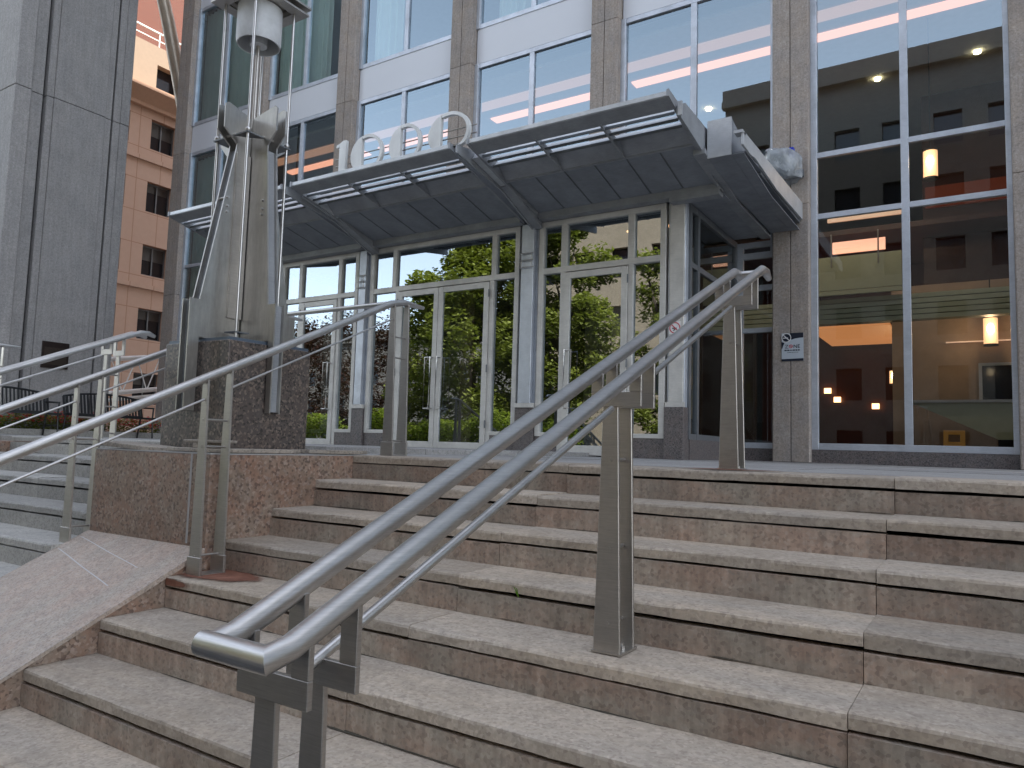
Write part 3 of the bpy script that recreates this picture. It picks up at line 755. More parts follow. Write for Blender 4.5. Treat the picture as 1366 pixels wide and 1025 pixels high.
# pendant lamps
def pendant(x, y, z0, z1, top, label, r=.10):
    t = empty('pendant_lamp', (x, y, z0), label, 'lamp', 'glowing cylinder lamps in the lobby')
    m = MB(); m.tube([(x, y, z0), (x, y, z1)], r, 20); m.build('lamp_shade', M['shade_glow'], t, smooth=True)
    m = MB(); m.ball((x, y - r, (z0 + z1) / 2 + .03), r * .5, 12, 8, (1, .3, 1.7)); m.build('bulb', M['bulb'], t, smooth=True)
    ld = bpy.data.lights.new('pendant_light', 'POINT'); ld.energy = 2.2; ld.color = (1, .62, .34); ld.shadow_soft_size = .08
    lo = bpy.data.objects.new('pendant_light', ld); C.objects.link(lo); lo.location = (x, y - .22, (z0 + z1) / 2)
    m = MB(); m.tube([(x, y, z1), (x, y, top)], .008, 6); m.tube([(x, y, z1 - .0), (x, y, z1 + .03)], r * 1.05, 20); m.tube([(x, y, z0 - .03), (x, y, z0)], r * 1.05, 20); m.build('mount', M['black_metal'], t, smooth=True)
pendant(-.70, 13.0, 4.48, 4.90, 7.09, 'glowing cylinder pendant high behind the right half of the large window')
pendant(.04, 14.2, 1.98, 2.40, 3.05, 'glowing cylinder lamp on the stone wall right of the large window, near the screen')
pendant(-1.62, 17.0, 1.62, 1.88, 3.85, 'small square lit lamp deep inside the lobby passage')
def sconce(x, y, z, label):
    t = empty('wall_lamp', (x, y, z), label, 'lamp', 'small warm wall lights in the lobby passage')
    MB().box(x - .07, x + .07, y - .05, y, z, z + .12).build('shade', M['lamp_glow'], t); MB().box(x - .09, x + .09, y - .06, y, z - .03, z).build('bracket', M['black_metal'], t)
sconce(-2.08, 17.85, 1.15, 'warm wall light on the dark passage wall below the lit lamp')
sconce(-3.05, 17.85, 1.5, 'leftmost of the warm wall lights, close to the window edge')
sconce(-2.85, 17.85, 1.3, 'second warm wall light from the left in the passage')
# curtains behind first-floor windows on the left
def curtain(x0, x1, y, z0, z1, label, group=None):
    m = MB(); n = int((x1 - x0) / .035)
    vs = []
    for i in range(n + 1):
        x = x0 + (x1 - x0) * i / n; yy = y + .035 * math.sin(i * 1.35) + .02 * math.sin(i * .37)
        vs += [(x, yy, z0), (x, yy, z1)]
    m.add(vs, [(2 * i, 2 * i + 2, 2 * i + 3, 2 * i + 1) for i in range(n)])
    tag(m.build('curtain', M['curtain'], None, smooth=True), label, 'curtain', group)
curtain(-16.9, -14.7, 11.13, 8.1, 11.05, 'pale green curtain in the leftmost upper window', 'pale curtains behind the upper windows')
curtain(-13.95, -12.2, 11.13, 8.1, 11.05, 'pale green curtain in the upper window right of the lamp lantern', 'pale curtains behind the upper windows')
curtain(-10.9, -10.1, 11.13, 8.1, 11.05, 'pale blue curtain in the upper window left of the third pier', 'pale curtains behind the upper windows')
curtain(-7.7, -7.0, 11.13, 8.1, 11.05, 'pale curtain above the canopy behind the fourth upper window', 'pale curtains behind the upper windows')

curtain(-16.9, -15.4, 11.13, 3.2, 7.15, 'pale green curtain in the leftmost window below the spandrel', 'pale curtains behind the upper windows')
# ------------------------------------------------------------------ entrance vestibule (parts of the building)
YB = 8.75
def bay(xa, xb, lites, leaves, handles, hinge):
    """xa,xb outer frame; lites: three transom lights; leaves: list of door leaves; rest = sidelights"""
    m = MB(); y0, y1 = YB, YB + .09
    m.box(xa, xa + .075, y0, y1, .25, 3.23); m.box(xb - .075, xb, y0, y1, .25, 3.23)
    m.box(xa + .075, xb - .075, y0 + .002, y1, 3.155, 3.23); m.box(xa + .075, xb - .075, y0 + .002, y1, 2.49, 2.57)
    for (a, b), (c, d) in zip(lites[:-1], lites[1:]): m.box(b, c, y0 + .004, y1, 2.57, 3.155)
    L0, L1 = leaves[0][0], leaves[-1][1]
    for q in (L0 - .07, L1): m.box(q, q + .07, y0 + .004, y1, .0, 2.49)
    for (a, b) in ((xa + .075, L0 - .07), (L1 + .07, xb - .075)): m.box(a, b, y0 + .003, y1, .25, .305)
    fr = m.build('door_frame', M['white_alu'], bld, bevel=.003, seg=1)
    yg = y0 + .05
    def pane(a, b, c, d): 
        q = MB(); q.add([(a - .01, yg, c - .01), (b + .01, yg, c - .01), (b + .01, yg, d + .01), (a - .01, yg, d + .01)], [(0, 1, 2, 3)]); q.build('pane', M['door_glass'], fr)
    for a, b in lites: pane(a, b, 2.57, 3.155)
    pane(xa + .075, L0 - .07, .305, 2.49); pane(L1 + .07, xb - .075, .305, 2.49)
    for (a, b), (c, d) in (((xa, L0 - .071), (0, .25)), ((L1 + .071, xb), (0, .25))):
        MB().box(a, b, y0 + .008, y1 + .1, c, d).build('plinth', M['base_granite'], bld)
    for (a, b), hx in zip(leaves, handles):
        m = MB(); g = .004; a += g; b -= g; ya, yb = y0 - .012, y0 + .035
        m.box(a, a + .085, ya, yb, .012, 2.475); m.box(b - .085, b, ya, yb, .012, 2.475); m.box(a + .085, b - .085, ya + .001, yb, 2.39, 2.475); m.box(a + .085, b - .085, ya + .001, yb, .012, .14)
        d = m.build('door', M['white_alu'], bld, bevel=.003, seg=1)
        q = MB(); q.add([(a + .075, y0 + .012, .13), (b - .075, y0 + .012, .13), (b - .075, y0 + .012, 2.40), (a + .075, y0 + .012, 2.40)], [(0, 1, 2, 3)]); q.build('pane', M['door_glass'], d)
        m = MB(); yh = ya - .07; m.tube([(hx, ya + .01, 1.40), (hx, yh, 1.40), (hx, yh, .63), (hx, ya + .01, .63)], .012, 10)
        s_ = -1 if hx > (a + b) / 2 else 1
        hx2 = hx + s_ * .10
        m.tube([(hx, yh, 1.40), (hx2, yh, 1.40), (hx2, yh, .63), (hx, yh, .63)], .008, 8)
        m.build('handle', M['steel_tube'], d, smooth=True)
        hx3 = b + .006 if hx < (a + b) / 2 else a - .006
        for zz in (.35, 1.15, 2.25):
            m = MB(); m.tube([(hx3, ya - .006, zz), (hx3, ya - .006, zz + .11)], .01, 8); m.build('hinge', M['alu_dark'], d)
bay(-10.57, -8.70, [(-10.47, -10.13), (-10.05, -9.17), (-9.09, -8.775)], [(-10.04, -9.16)], [-9.235], 0)
bay(-8.43, -5.57, [(-8.32, -7.96), (-7.88, -6.05), (-5.97, -5.645)], [(-7.81, -7.0), (-7.0, -6.07)], [-7.06, -6.93], 0)
bay(-5.25, -3.39, [(-5.175, -4.90), (-4.81, -3.91), (-3.82, -3.465)], [(-4.83, -3.90)], [-4.77], 0)
def pilaster(xa, xb, corner=False):
    MB().box(xa + .012, xb - .012, YB + .03, YB + .14, .64, 3.23).build('pilaster', M['alu'], bld, bevel=.004, seg=1)
    m = MB(); m.box(xa + .05, xb - .05, YB - .045, YB + .03, .70, 3.22) if not corner else m.box(xa + .045, xb - .02, YB + .0, YB + .03, .70, 3.2)
    m.build('pilaster_cover', M['white_alu'] if corner else M['alu'], bld, bevel=.004, seg=1)
    MB().box(xa, xb, YB - .05 if not corner else YB - .004, YB + .02, .64, .70).build('pilaster_foot', M['white_alu'], bld)
    MB().box(xa, xb, YB - .03, YB + .18, 0, .639).build('plinth', M['base_granite'], bld, bevel=.004, seg=1)
    if not corner:
        m = MB()
        for zz in (2.60, 2.70, 2.80): m.tube([(xa + .03, YB - .075, zz), (xb - .03, YB - .075, zz)], .008, 8)
        for q in (xa + .07, xb - .07): m.tube([(q, YB - .075, 2.60), (q, YB - .075, 2.80)], .006, 8)
        m.build('wall_rungs', M['steel_tube'], bld, smooth=True)
pilaster(-8.69, -8.44); pilaster(-5.56, -5.26); pilaster(-3.38, -3.13, True)
# side wall of the vestibule (x = -3.12) and its left twin
for xs, nm in ((-3.12, 'r'), (-10.66, 'l')):
    m = MB(); t_ = .06; xa, xb = xs - t_, xs
    ya, yb = YB + .14, YF
    for q in (ya, ya + .30, yb - .075): m.box(xa, xb, q, q + .075, .25, 3.23)
    for a, b in ((.25, .32), (2.42, 2.49), (3.14, 3.23)):
        m.box(xa + .004, xb - .004, ya + .075, ya + .30, a, b); m.box(xa + .004, xb - .004, ya + .375, yb - .075, a, b)
    fr = m.build('side_frame', M['alu_dark'] if nm == 'r' else M['white_alu'], bld)
    for (a, b) in ((ya + .075, ya + .30), (ya + .375, yb - .075)):
        for c, d in ((.32, 2.42), (2.49, 3.14)):
            q = MB(); q.add([(xs - .03, a, c), (xs - .03, b, c), (xs - .03, b, d), (xs - .03, a, d)], [(0, 1, 2, 3)]); q.build('pane', M['glass_low'], fr)
    MB().box(xa, xb, ya + .04, yb, 0, .249).build('plinth', M['base_granite'], bld)
# back glazing strip between vestibule and pier P5
m = MB(); xa, xb = -3.12, -2.59
m.box(xa, xa + .085, YF, YF + .06, .25, 3.21); 
for a, b in ((.18, .26), (1.86, 1.93), (2.48, 2.56), (3.13, 3.21)): m.box(xa + .085, xb, YF + .002, YF + .06, a, b)
fr = m.build('side_frame', M['alu'], bld)
for c, d in ((.26, 1.86), (1.93, 2.48), (2.56, 3.13)):
    q = MB(); q.add([(xa + .08, YG, c), (xb, YG, c), (xb, YG, d), (xa + .08, YG, d)], [(0, 1, 2, 3)]); q.build('pane', M['glass_low'], fr)
MB().box(xa, xb, YF, YF + .1, 0, .18).build('plinth', M['base_granite'], bld)
MB().box(-10.6, -3.18, YB + .2, YG, -.1, .006).build('vestibule_floor', M['interior_floor'], bld)
MB().box(-10.6, -3.18, YB + .2, YG + .4, 3.24, 3.27).build('vestibule_ceiling', M['interior_dark'], bld)
MB().box(-10.6, -5.9, 12.6, 12.7, 0, 3.2).build('lobby_screen_wall', M['interior_dark'], bld)
for dx_ in (-4.3, -3.7): 
    m = MB(); m.tube([(dx_, 9.7, 3.225), (dx_, 9.7, 3.238)], .05, 14); m.build('downlight', M['lamp_glow'], bld)
# posters inside the right of the vestibule
t = tag(MB().box(-4.55, -3.95, 11.4, 11.43, .62, 1.75).build('painting', M['poster']), 'blurred yellow and blue abstract painting seen through the vestibule side glass', 'painting')
m = MB(); m.box(-3.05, -2.7, 11.7, 12.1, .7, .72)
# ------------------------------------------------------------------ canopy
CT = .10   # thickness
def zc(y): return 3.325 + (8.6 - y) * .230      # underside plane height
xsC = (-11.26, -2.63)
can = MB()
beams = [-8.38, -5.34, -2.63]
segs = [(-11.26, -8.53), (-8.30, -5.49), (-5.19, -2.70)]
cn = empty('canopy', (-7, 8.7, 3.3)); cn.parent = bld; cn.location = Vector((-7, 8.7, 3.3)) - bld.location
def sl(m, x0, x1, ya, yb, t0, t1, fz=zc):
    m.prism([(ya, fz(ya) + t0), (yb, fz(yb) + t0), (yb, fz(yb) + t1), (ya, fz(ya) + t1)], 'x', x0, x1)
for si, (a, b) in enumerate(segs):
    m = MB(); m.prism([(6.95, zc(6.95) - .012), (6.95, zc(6.95) + .045), (7.14, zc(7.14) + .03), (7.14, zc(7.14) - .03)], 'x', a, b); m.build('front_edge', M['canopy'], cn, bevel=.003, seg=1)
    MB().box(a, b, 6.943, 6.949, zc(6.95) + .0, zc(6.95) + .047).build('edge_trim', M['canopy_trim'], cn)
    # louvre blades
    for k in range(3):
        yy = 7.22 + k * .115; m = MB(); m.prism([(yy, zc(yy) + .0), (yy + .012, zc(yy) - .012), (yy + .10, zc(yy) + .080), (yy + .092, zc(yy) + .090)], 'x', a + .02, b - .02); m.build('louvre', M['louvre'], cn)
        MB().box(a + .02, b - .02, yy - .014, yy + .002, zc(yy) - .024, zc(yy) + .004).build('louvre_edge', M['alu_dark'], cn)
    # back plate of the louvre zone and lip
    m = MB(); m.prism([(7.56, zc(7.56) + .10), (7.56, zc(7.56) + .11), (7.76, zc(7.76) + .005), (7.76, zc(7.76) - .02)], 'x', a, b); m.build('gutter_plate', M['canopy'], cn)
    m = MB(); m.box(a, b, 7.755, 7.80, zc(7.77) - .03, zc(7.77) + .02); m.build('gutter_lip', M['canopy'], cn, bevel=.003, seg=1)
    # ribs
    n = 3 if si else 3
    for q in range(1, n):
        xx = a + (b - a) * q / n; m = MB(); m.prism([(7.10, zc(7.1) - .035), (7.10, zc(7.1) + .03), (7.755, zc(7.75) + .08), (7.755, zc(7.75) - .035)], 'x', xx - .012, xx + .012); m.build('rib', M['canopy'], cn)
    # soffit panels
    n = 6 if si else 6
    for q in range(n):
        xa, xb = a + (b - a) * q / n, a + (b - a) * (q + 1) / n
        m = MB(); m.tint = 1; sl(m, xa + .011, xb - .011, 7.80, 8.62, -.004, .0); m.build('soffit_panel', M['soffit'], cn)
    m = MB(); sl(m, a, b, 7.78, 8.66, .004, .16); m.build('roof_deck', M['alu_dark'], cn)
    MB().box(a, b, 8.60, 8.75, 3.232, 3.40).build('rear_beam', M['canopy'], cn)
m = MB()
for a, b in ((-11.26, -11.235), (-8.53, -8.505), (-8.325, -8.30), (-5.49, -5.465), (-5.215, -5.19), (-2.70, -2.675)):
    m = MB(); m.prism([(6.93, zc(6.93) - .02), (6.93, zc(6.93) + .055), (7.80, zc(7.8) + .16), (8.7, zc(8.7) + .16), (8.7, zc(8.7) - .06), (7.80, zc(7.8) - .045)], 'x', a - .001, b + .001)
    m.build('side_rib', M['canopy'], cn)
MB().box(-11.26, -2.20, 8.66, YP + .1, 3.36, 3.46).build('roof_deck', M['alu_dark'], cn)
MB().box(-11.26, -10.7, 8.66, YP, 3.25, 3.36).build('roof_deck', M['soffit'], cn)
# main beams
for bx in (-8.40, -5.34):
    m = MB(); m.prism([(6.90, 3.70), (6.90, 3.60), (7.9, 3.44), (8.72, 3.13), (8.75, 3.13), (8.75, 3.60), (7.9, 3.72), (7.2, 3.74)], 'x', bx - .012, bx + .012); m.build('beam_fin', M['canopy'], cn, bevel=.002, seg=1)
    m = MB(); m.prism([(7.86, 3.47), (8.74, 3.14), (8.74, 3.34), (7.86, 3.62)], 'x', bx + .013, bx + .14); m.build('beam', M['canopy'], cn, bevel=.004, seg=1)
    m = MB(); m.prism([(7.20, 3.625), (7.30, 3.75), (7.82, 3.68), (7.85, 3.48)], 'x', bx + .014, bx + .125); m.build('beam_cheek', M['canopy_trim'], cn, bevel=.003, seg=1)
# right end: fin, wide box, soffit and side fascia
m = MB(); m.prism([(7.13, 3.66), (7.13, 3.56), (8.0, 3.42), (9.2, 3.235), (YP, 3.215), (YP, 3.36), (9.2, 3.42), (8.1, 3.75), (7.3, 3.76)], 'x', -2.668, -2.632); m.build('beam_fin', M['canopy'], cn, bevel=.002, seg=1)
m = MB(); m.box(-2.645, -2.60, 7.11, 7.129, 3.55, 3.70); m.build('fin_cap', M['canopy_trim'], cn)
m = MB(); m.prism([(7.95, 3.375), (7.95, 3.795), (8.9, 3.60), (YP, 3.45), (YP, 3.27), (9.2, 3.26)], 'x', -2.60, -2.335); m.build('end_box', M['soffit'], cn, bevel=.004, seg=1)
MB().box(-2.603, -2.332, 7.935, 7.949, 3.37, 3.80).build('end_cap', M['canopy_trim'], cn)
m = MB(); m.prism([(7.80, 3.40), (7.80, 3.53), (7.86, 3.56), (YP, 3.65), (YP, 3.41), (9.3, 3.37), (8.3, 3.42), (8.1, 3.39)], 'x', -2.19, -2.165); m.build('side_fascia', M['canopy_trim'], cn, bevel=.002, seg=1)
m = MB(); m.box(-2.33, -2.19, 8.0, YP, 3.395, 3.405); m.build('gutter_plate', M['soffit'], cn)
m = MB(); m.prism([(-2.26, 3.53), (-2.165, 3.53), (-2.165, 3.56), (-2.26, 3.565)], 'y', 7.78, 7.9); m.build('fascia_tip', M['canopy_trim'], cn)
MB().box(-3.14, -2.67, 8.62, YP, 3.235, 3.25).build('soffit_panel', M['soffit'], cn)
m = MB(); m.prism([(7.96, 3.372), (7.96, 3.382), (9.2, 3.268), (YP, 3.278), (YP, 3.268), (9.2, 3.258)], 'x', -2.334, -2.205); m.build('soffit_panel', M['soffit'], cn)
m = MB(); m.prism([(7.85, 3.40), (9.2, 3.22), (YP, 3.20), (YP, 3.232), (9.2, 3.25), (7.85, 3.46)], 'x', -2.735, -2.596); m.build('cover_strip', M['canopy'], cn, bevel=.003, seg=1)
m = MB(); m.box(-3.3, -2.67, 8.601, 8.76, 3.18, 3.42); m.build('rear_beam', M['canopy'], cn)

# ------------------------------------------------------------------ number sign 1000
num = empty('number_sign', (-6.35, 7.03, 3.7), 'raised metal numerals reading 1000 standing on the canopy edge', 'sign')
def digit(prof_list, name='digit'):
    m = MB()
    for pr_ in prof_list: m.prism(pr_, 'y', 6.985, 7.035)
    return m.build(name, M['digit'], num, bevel=.003, seg=1)
zb_ = 3.735
digit([[(-7.425, zb_), (-7.305, zb_), (-7.295, 4.19), (-7.36, 4.19), (-7.435, 4.155), (-7.475, 4.15), (-7.485, 4.11), (-7.445, 4.10), (-7.425, 4.125)]])
def zero(xl, xr, xs, top=4.19, rt=.042, cutb=False):
    cxz = (xl + xr) / 2; ax = (xr - xl) / 2; zc_ = 3.925; az = top - zc_
    N = 22
    el = lambda a, k=0: (cxz + (ax - k) * math.cos(a), max(3.738, zc_ + (az - k) * math.sin(a)))
    # filled left part
    pts = []
    a0 = math.acos(max(-1, min(1, (xs - cxz) / ax)))
    for i in range(N + 1):
        a = a0 + (2 * math.pi - 2 * a0) * i / N; pts.append(el(a))
    left = pts
    m = MB(); m.prism(left, 'y', 6.985, 7.035)
    # ring on the right (and top)
    a1 = math.acos(max(-1, min(1, (xs + .001 - cxz) / ax)))
    for i in range(N):
        s0 = -a1 + 2 * a1 * i / N; s1 = -a1 + 2 * a1 * (i + 1) / N
        k = lambda a: rt
        m.prism([el(s0), el(s1), el(s1, rt), el(s0, rt)], 'y', 6.985, 7.035)
    return m.build('digit', M['digit'], num)
zero(-7.20, -6.63, -7.00); zero(-6.51, -5.98, -6.32); zero(-5.86, -5.22, -5.66)
m = MB()
for zz in (3.80, 3.885, 3.985): m.tube([(-7.58, 7.07, zz), (-5.17, 7.07, zz)], .008, 8)
m.build('support_rod', M['steel_plate'], num, smooth=True)
m = MB()
for q in (-7.36, -7.1, -6.4, -5.75): m.tube([(q, 7.07, 3.70), (q, 7.07, 4.0)], .008, 8)
m.build('sign_foot', M['steel_plate'], num, smooth=True)

# ------------------------------------------------------------------ flood light wrapped in plastic
fl = empty('floodlight', (-2.3, YP, 4.15), 'floodlight wrapped in clear plastic with blue tape on the pier above the canopy end', 'light')
MB().box(-2.36, -2.14, YP - .05, YP, 4.02, 4.12).build('bracket', M['alu_dark'], fl)
m = MB(); m.tube([(-2.3, YP - .1, 4.14), (-2.58, YP - .34, 4.27)], [.15, .13], 14); m.build('housing', M['white_paint'], fl, smooth=True)
m = MB(); vs = []; fs = []; A, B = 20, 28
for i in range(A + 1):
    for j in range(B):
        t = i / A; th = 2 * math.pi * j / B; r = (.11 + .10 * math.sin(math.pi * min(1, t * .9 + .1)) ** .5); r *= (abs(math.cos(th)) ** 4 + abs(math.sin(th)) ** 4) ** -.25 * .95
        r *= 1 + .30 * noise.noise(Vector((math.cos(th) * 1.5, math.sin(th) * 1.5, t * 3)))
        c = Vector((-2.20 - .40 * t, YP - .06 - .30 * t, 4.12 + .12 * t))
        vs.append((c.x + r * .5 * math.cos(th), c.y - r * .7 * math.cos(th), c.z + r * math.sin(th)))
for i in range(A):
    for j in range(B): a = i * B + j; b = i * B + (j + 1) % B; fs.append((a, b, b + B, a + B))
m.add(vs, fs); m.build('plastic_wrap', M['wrap'], fl, smooth=True)
MB().box(-2.30, -2.245, YP - .20, YP - .10, 4.27, 4.41).build('blue_tape', M['tape'], fl)

# ------------------------------------------------------------------ signs
def text(s, size, x, y, z, mat, parent, name='lettering', ext=.0008, sx=1):
    cu = bpy.data.curves.new(name, 'FONT'); cu.body = s; cu.size = size; cu.extrude = ext; cu.align_x = 'LEFT'
    o = bpy.data.objects.new(name, cu); C.objects.link(o); dg = bpy.context.evaluated_depsgraph_get(); dg.update()
    me = bpy.data.meshes.new_from_object(o.evaluated_get(dg)); C.objects.unlink(o); bpy.data.objects.remove(o)
    me.materials.clear(); me.materials.append(mat)
    me.transform(Matrix.Translation(Vector((x, y, z)) - parent.location) @ Matrix.Rotation(R(90), 4, 'X') @ Matrix.Diagonal((sx, 1, 1, 1)))
    p = bpy.data.objects.new(name, me); C.objects.link(p); p.parent = parent; return p
zs_ = empty('zone_sign', (-2.30, YP - .003, 1.60), 'white and navy no smoking ZONE sign on the granite pier right of the entrance', 'sign')
X0, X1, Z0, Z1 = -2.449, -2.158, 1.405, 1.80
MB().box(X0, X1, YP - .008, YP - .001, Z0, Z1).build('panel', M['sign_white'], zs_)
m = MB(); yq = YP - .0095
m.prism([(X0, Z0), (X1, Z0), (X1, Z0 + .034), (X0, Z0 + .03)], 'y', yq, yq + .001)
m.prism([(-2.34, Z1), (X1, Z1), (X1, 1.73), (-2.21, 1.728), (-2.27, 1.72), (-2.32, 1.705)], 'y', yq, yq + .001)
m.prism([(X0, 1.68), (-2.41, 1.66), (-2.43, 1.62), (-2.438, 1.585), (X0, 1.583)], 'y', yq, yq + .001)
m.prism([(-2.385 + .055 * math.cos(i * .314), 1.735 + .055 * math.sin(i * .314)) for i in range(20)], 'y', yq - .001, yq + .0005)
m.build('navy_print', M['sign_navy'], zs_)
def ring(m, x, z, r0, r1, y, t=.001, n=32):
    for i in range(n):
        a, b = 2 * math.pi * i / n, 2 * math.pi * (i + 1) / n
        m.prism([(x + r0 * math.cos(a), z + r0 * math.sin(a)), (x + r1 * math.cos(a), z + r1 * math.sin(a)), (x + r1 * math.cos(b), z + r1 * math.sin(b)), (x + r0 * math.cos(b), z + r0 * math.sin(b))], 'y', y, y + t)
def slash(m, x, z, r, w, y, t=.001, ang=-45):
    c, s = math.cos(R(ang)), math.sin(R(ang))
    m.prism([(x + u * c - v * s, z + u * s + v * c) for u, v in ((-r, -w), (r, -w), (r, w), (-r, w))], 'y', y, y + t)
m = MB(); ring(m, -2.385, 1.735, .056, .066, yq - .0025); slash(m, -2.385, 1.735, .056, .006, yq - .0025); m.box(-2.43, -2.36, yq - .0028, yq - .0018, 1.727, 1.738); m.build('no_smoking_symbol', M['label_white'], zs_)
text('Z', .075, -2.405, yq, 1.585, M['sign_navy'], zs_); text('NE', .075, -2.292, yq, 1.585, M['sign_navy'], zs_, sx=.95)
m = MB(); ring(m, -2.325, 1.612, .018, .025, yq - .001); slash(m, -2.325, 1.612, .02, .003, yq - .0012); m.build('red_letter_o', M['sign_red'], zs_)
m = MB(); rg = random.Random(2); xq = -2.41
while xq < -2.20:
    wq = rg.uniform(.010, .03); m.box(xq, xq + wq, yq - .001, yq, 1.549, 1.565); xq += wq + .008
m.build('small_print', M['sign_navy'], zs_)
m = MB(); xq = -2.37
while xq < -2.24:
    wq = rg.uniform(.006, .02); m.box(xq, xq + wq, yq - .001, yq, 1.522, 1.531); xq += wq + .006
m.build('small_print', M['alu_dark'], zs_)
ns = empty('no_smoking_sticker', (-3.26, YB - .004, 1.62), 'round red no smoking sticker on the white corner post of the entrance', 'sign')
MB().box(-3.335, -3.185, YB - .0035, YB - .002, 1.545, 1.70).build('sticker', M['label_white'], ns)
m = MB(); ring(m, -3.26, 1.622, .058, .070, YB - .006); slash(m, -3.26, 1.622, .06, .006, YB - .0062); m.build('red_ring', M['sign_red'], ns)
m = MB(); m.box(-3.295, -3.235, YB - .0055, YB - .0045, 1.610, 1.622); m.prism([(-3.285, 1.59), (-3.27, 1.585), (-3.25, 1.60), (-3.262, 1.608)], 'y', YB - .0055, YB - .0045); m.build('cigarette_symbol', M['sign_navy'], ns)

# ------------------------------------------------------------------ left: grey stone wall, plaque, benches, flowers
gw = empty('stone_wall', (-17, 7.6, 0), 'tall grey stone building corner with vertical joints at the left edge', 'building')
XW = -16.0
m = MB()
def wp(y0, y1, dx, z0=0, z1=24): 
    for a, b in zip([0, 6.95, 13.9, 20.8], [6.95, 13.9, 20.8, 26]):
        m.box(-24, XW + dx, y0, y1, a + .004, b - .004)
m.tint = 1.12; wp(6.50, 6.80, -.03); m.tint = 1; wp(6.80, 7.045, -.10); 
m.tint = .98; wp(7.085, 7.22, -.03); wp(7.22, 8.27, .0); wp(8.27, 8.41, -.03)
m.tint = .95; wp(8.45, 8.60, -.03); m.tint = .88; wp(8.60, 8.80, -.015)
m.build('wall', M['grey_wall'], gw, bevel=.01, seg=1)
MB().box(-23.9, XW - .16, 6.55, 8.79, 0, 25.9).build('wall_core', M['black'], gw)
pq = empty('plaque', (XW + .02, 7.6, 1.7), 'dark bronze plaque on the grey stone wall above the benches', 'plaque')
MB().box(XW + .002, XW + .03, 7.37, 7.89, 1.41, 1.945).build('plate', M['plaque'], pq, bevel=.004)
m = MB(); m.box(XW + .0295, XW + .0305, 7.41, 7.85, 1.48, 1.83)
for k in range(5):
    for q in range(7):
        if (k * 7 + q) % 5 != 3: m.box(XW + .03, XW + .033, 7.43 + q * .06, 7.475 + q * .06, 1.50 + k * .075, 1.512 + k * .075)
m.build('raised_print', simple("bronze_relief", (.055, .042, .035), .4, .6), pq)
def bench(y0, y1, label):
    t = empty('bench', (-15.1, (y0 + y1) / 2, .048), label, 'bench', 'black metal benches before the stone wall')
    L = y1 - y0; m = MB(); n = int(L / .065)
    def top(u): return .84 + .09 * math.sin(math.pi * u) ** .8
    for i in range(n + 1):
        u = i / n; y = y0 + L * u; z1 = top(u)
        m.add([(-15.32 + .0, y - .017, .47), (-15.32, y + .017, .47), (-15.42, y + .017, z1), (-15.42, y - .017, z1), (-15.335, y - .017, .47), (-15.335, y + .017, .47), (-15.435, y + .017, z1), (-15.435, y - .017, z1)],
              [(0, 1, 2, 3), (7, 6, 5, 4), (1, 5, 6, 2), (0, 3, 7, 4)])
    m.build('backrest', M['black_metal'], t)
    m = MB(); m.tube([(-15.428, y0 + L * i / 20, top(i / 20)) for i in range(21)], .02, 8); m.tube([(-15.335, y0, .5), (-15.335, y1, .5)], .016, 8); m.build('back_rail', M['black_metal'], t, smooth=True)
    m = MB()
    for i in range(n + 1):
        y = y0 + L * i / n; m.box(-15.31, -14.84, y - .012, y + .012, .455, .475)
    m.box(-14.85, -14.82, y0, y1, .44, .48); m.build('seat', M['black_metal'], t)
    for y in (y0 + .03, y1 - .03):
        m = MB(); m.tube([(-14.86, y, .05), (-14.90, y, .46), (-14.88, y, .68), (-15.38, y, .70)], .017, 8); m.tube([(-15.42, y, .05), (-15.34, y, .47), (-15.425, y, .84)], .017, 8); m.tube([(-14.88, y, .25), (-15.38, y, .25)], .012, 8)
        m.build('side_frame', M['black_metal'], t, smooth=True)
bench(5.75, 7.28, 'black slatted bench nearest the left edge, below the plaque')
bench(7.58, 9.18, 'black slatted bench with arched back between the rail posts and the pedestal')
tag(MB().box(-15.98, -15.50, 5.4, 9.9, .05, .17).build('planter_kerb', M['left_stone']), 'low stone kerb of the flower bed under the benches', 'planter')
fb = MB(); fr_ = MB(); rg = random.Random(8)
def leafc(m, c, s, rng, flat=.5):
    a = rng.uniform(0, 6.28); e = rng.uniform(-.8, .8); u = Vector((math.cos(a), math.sin(a), e * flat)).normalized() * s; v = u.cross(Vector((rng.uniform(-.6, .6), rng.uniform(-.6, .6), 1))).normalized() * s * .55
    c = Vector(c); m.add([c - u, c - v * .9, c + u, c + v * .9], [(0, 1, 2, 3)])
for i in range(5200):
    y = rg.uniform(6.5, 9.8); x = rg.uniform(-15.95, -15.5); h = .20 + .16 * (noise.noise(Vector((y * 2.2, x * 3, 0))) + .6)
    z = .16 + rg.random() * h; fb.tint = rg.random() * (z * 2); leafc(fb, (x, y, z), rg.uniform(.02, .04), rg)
for i in range(520):
    y = rg.uniform(6.55, 9.75); x = rg.uniform(-15.9, -15.46); h = .20 + .16 * (noise.noise(Vector((y * 2.2, x * 3, 0))) + .6)
    z = .19 + h * rg.uniform(.4, 1.02); 
    for k in range(4): fr_.tint = rg.random(); leafc(fr_, (x + rg.uniform(-.02, .02), y + rg.uniform(-.02, .02), z + rg.uniform(-.01, .02)), .026, rg)
tag(fb.build('flower_leaves', M['leaf']), 'green foliage of the flower bed below the benches', 'foliage', None, 'stuff')
tag(fr_.build('flowers', M['petal']), 'red flowers in the bed below the benches', 'flowers', None, 'stuff')

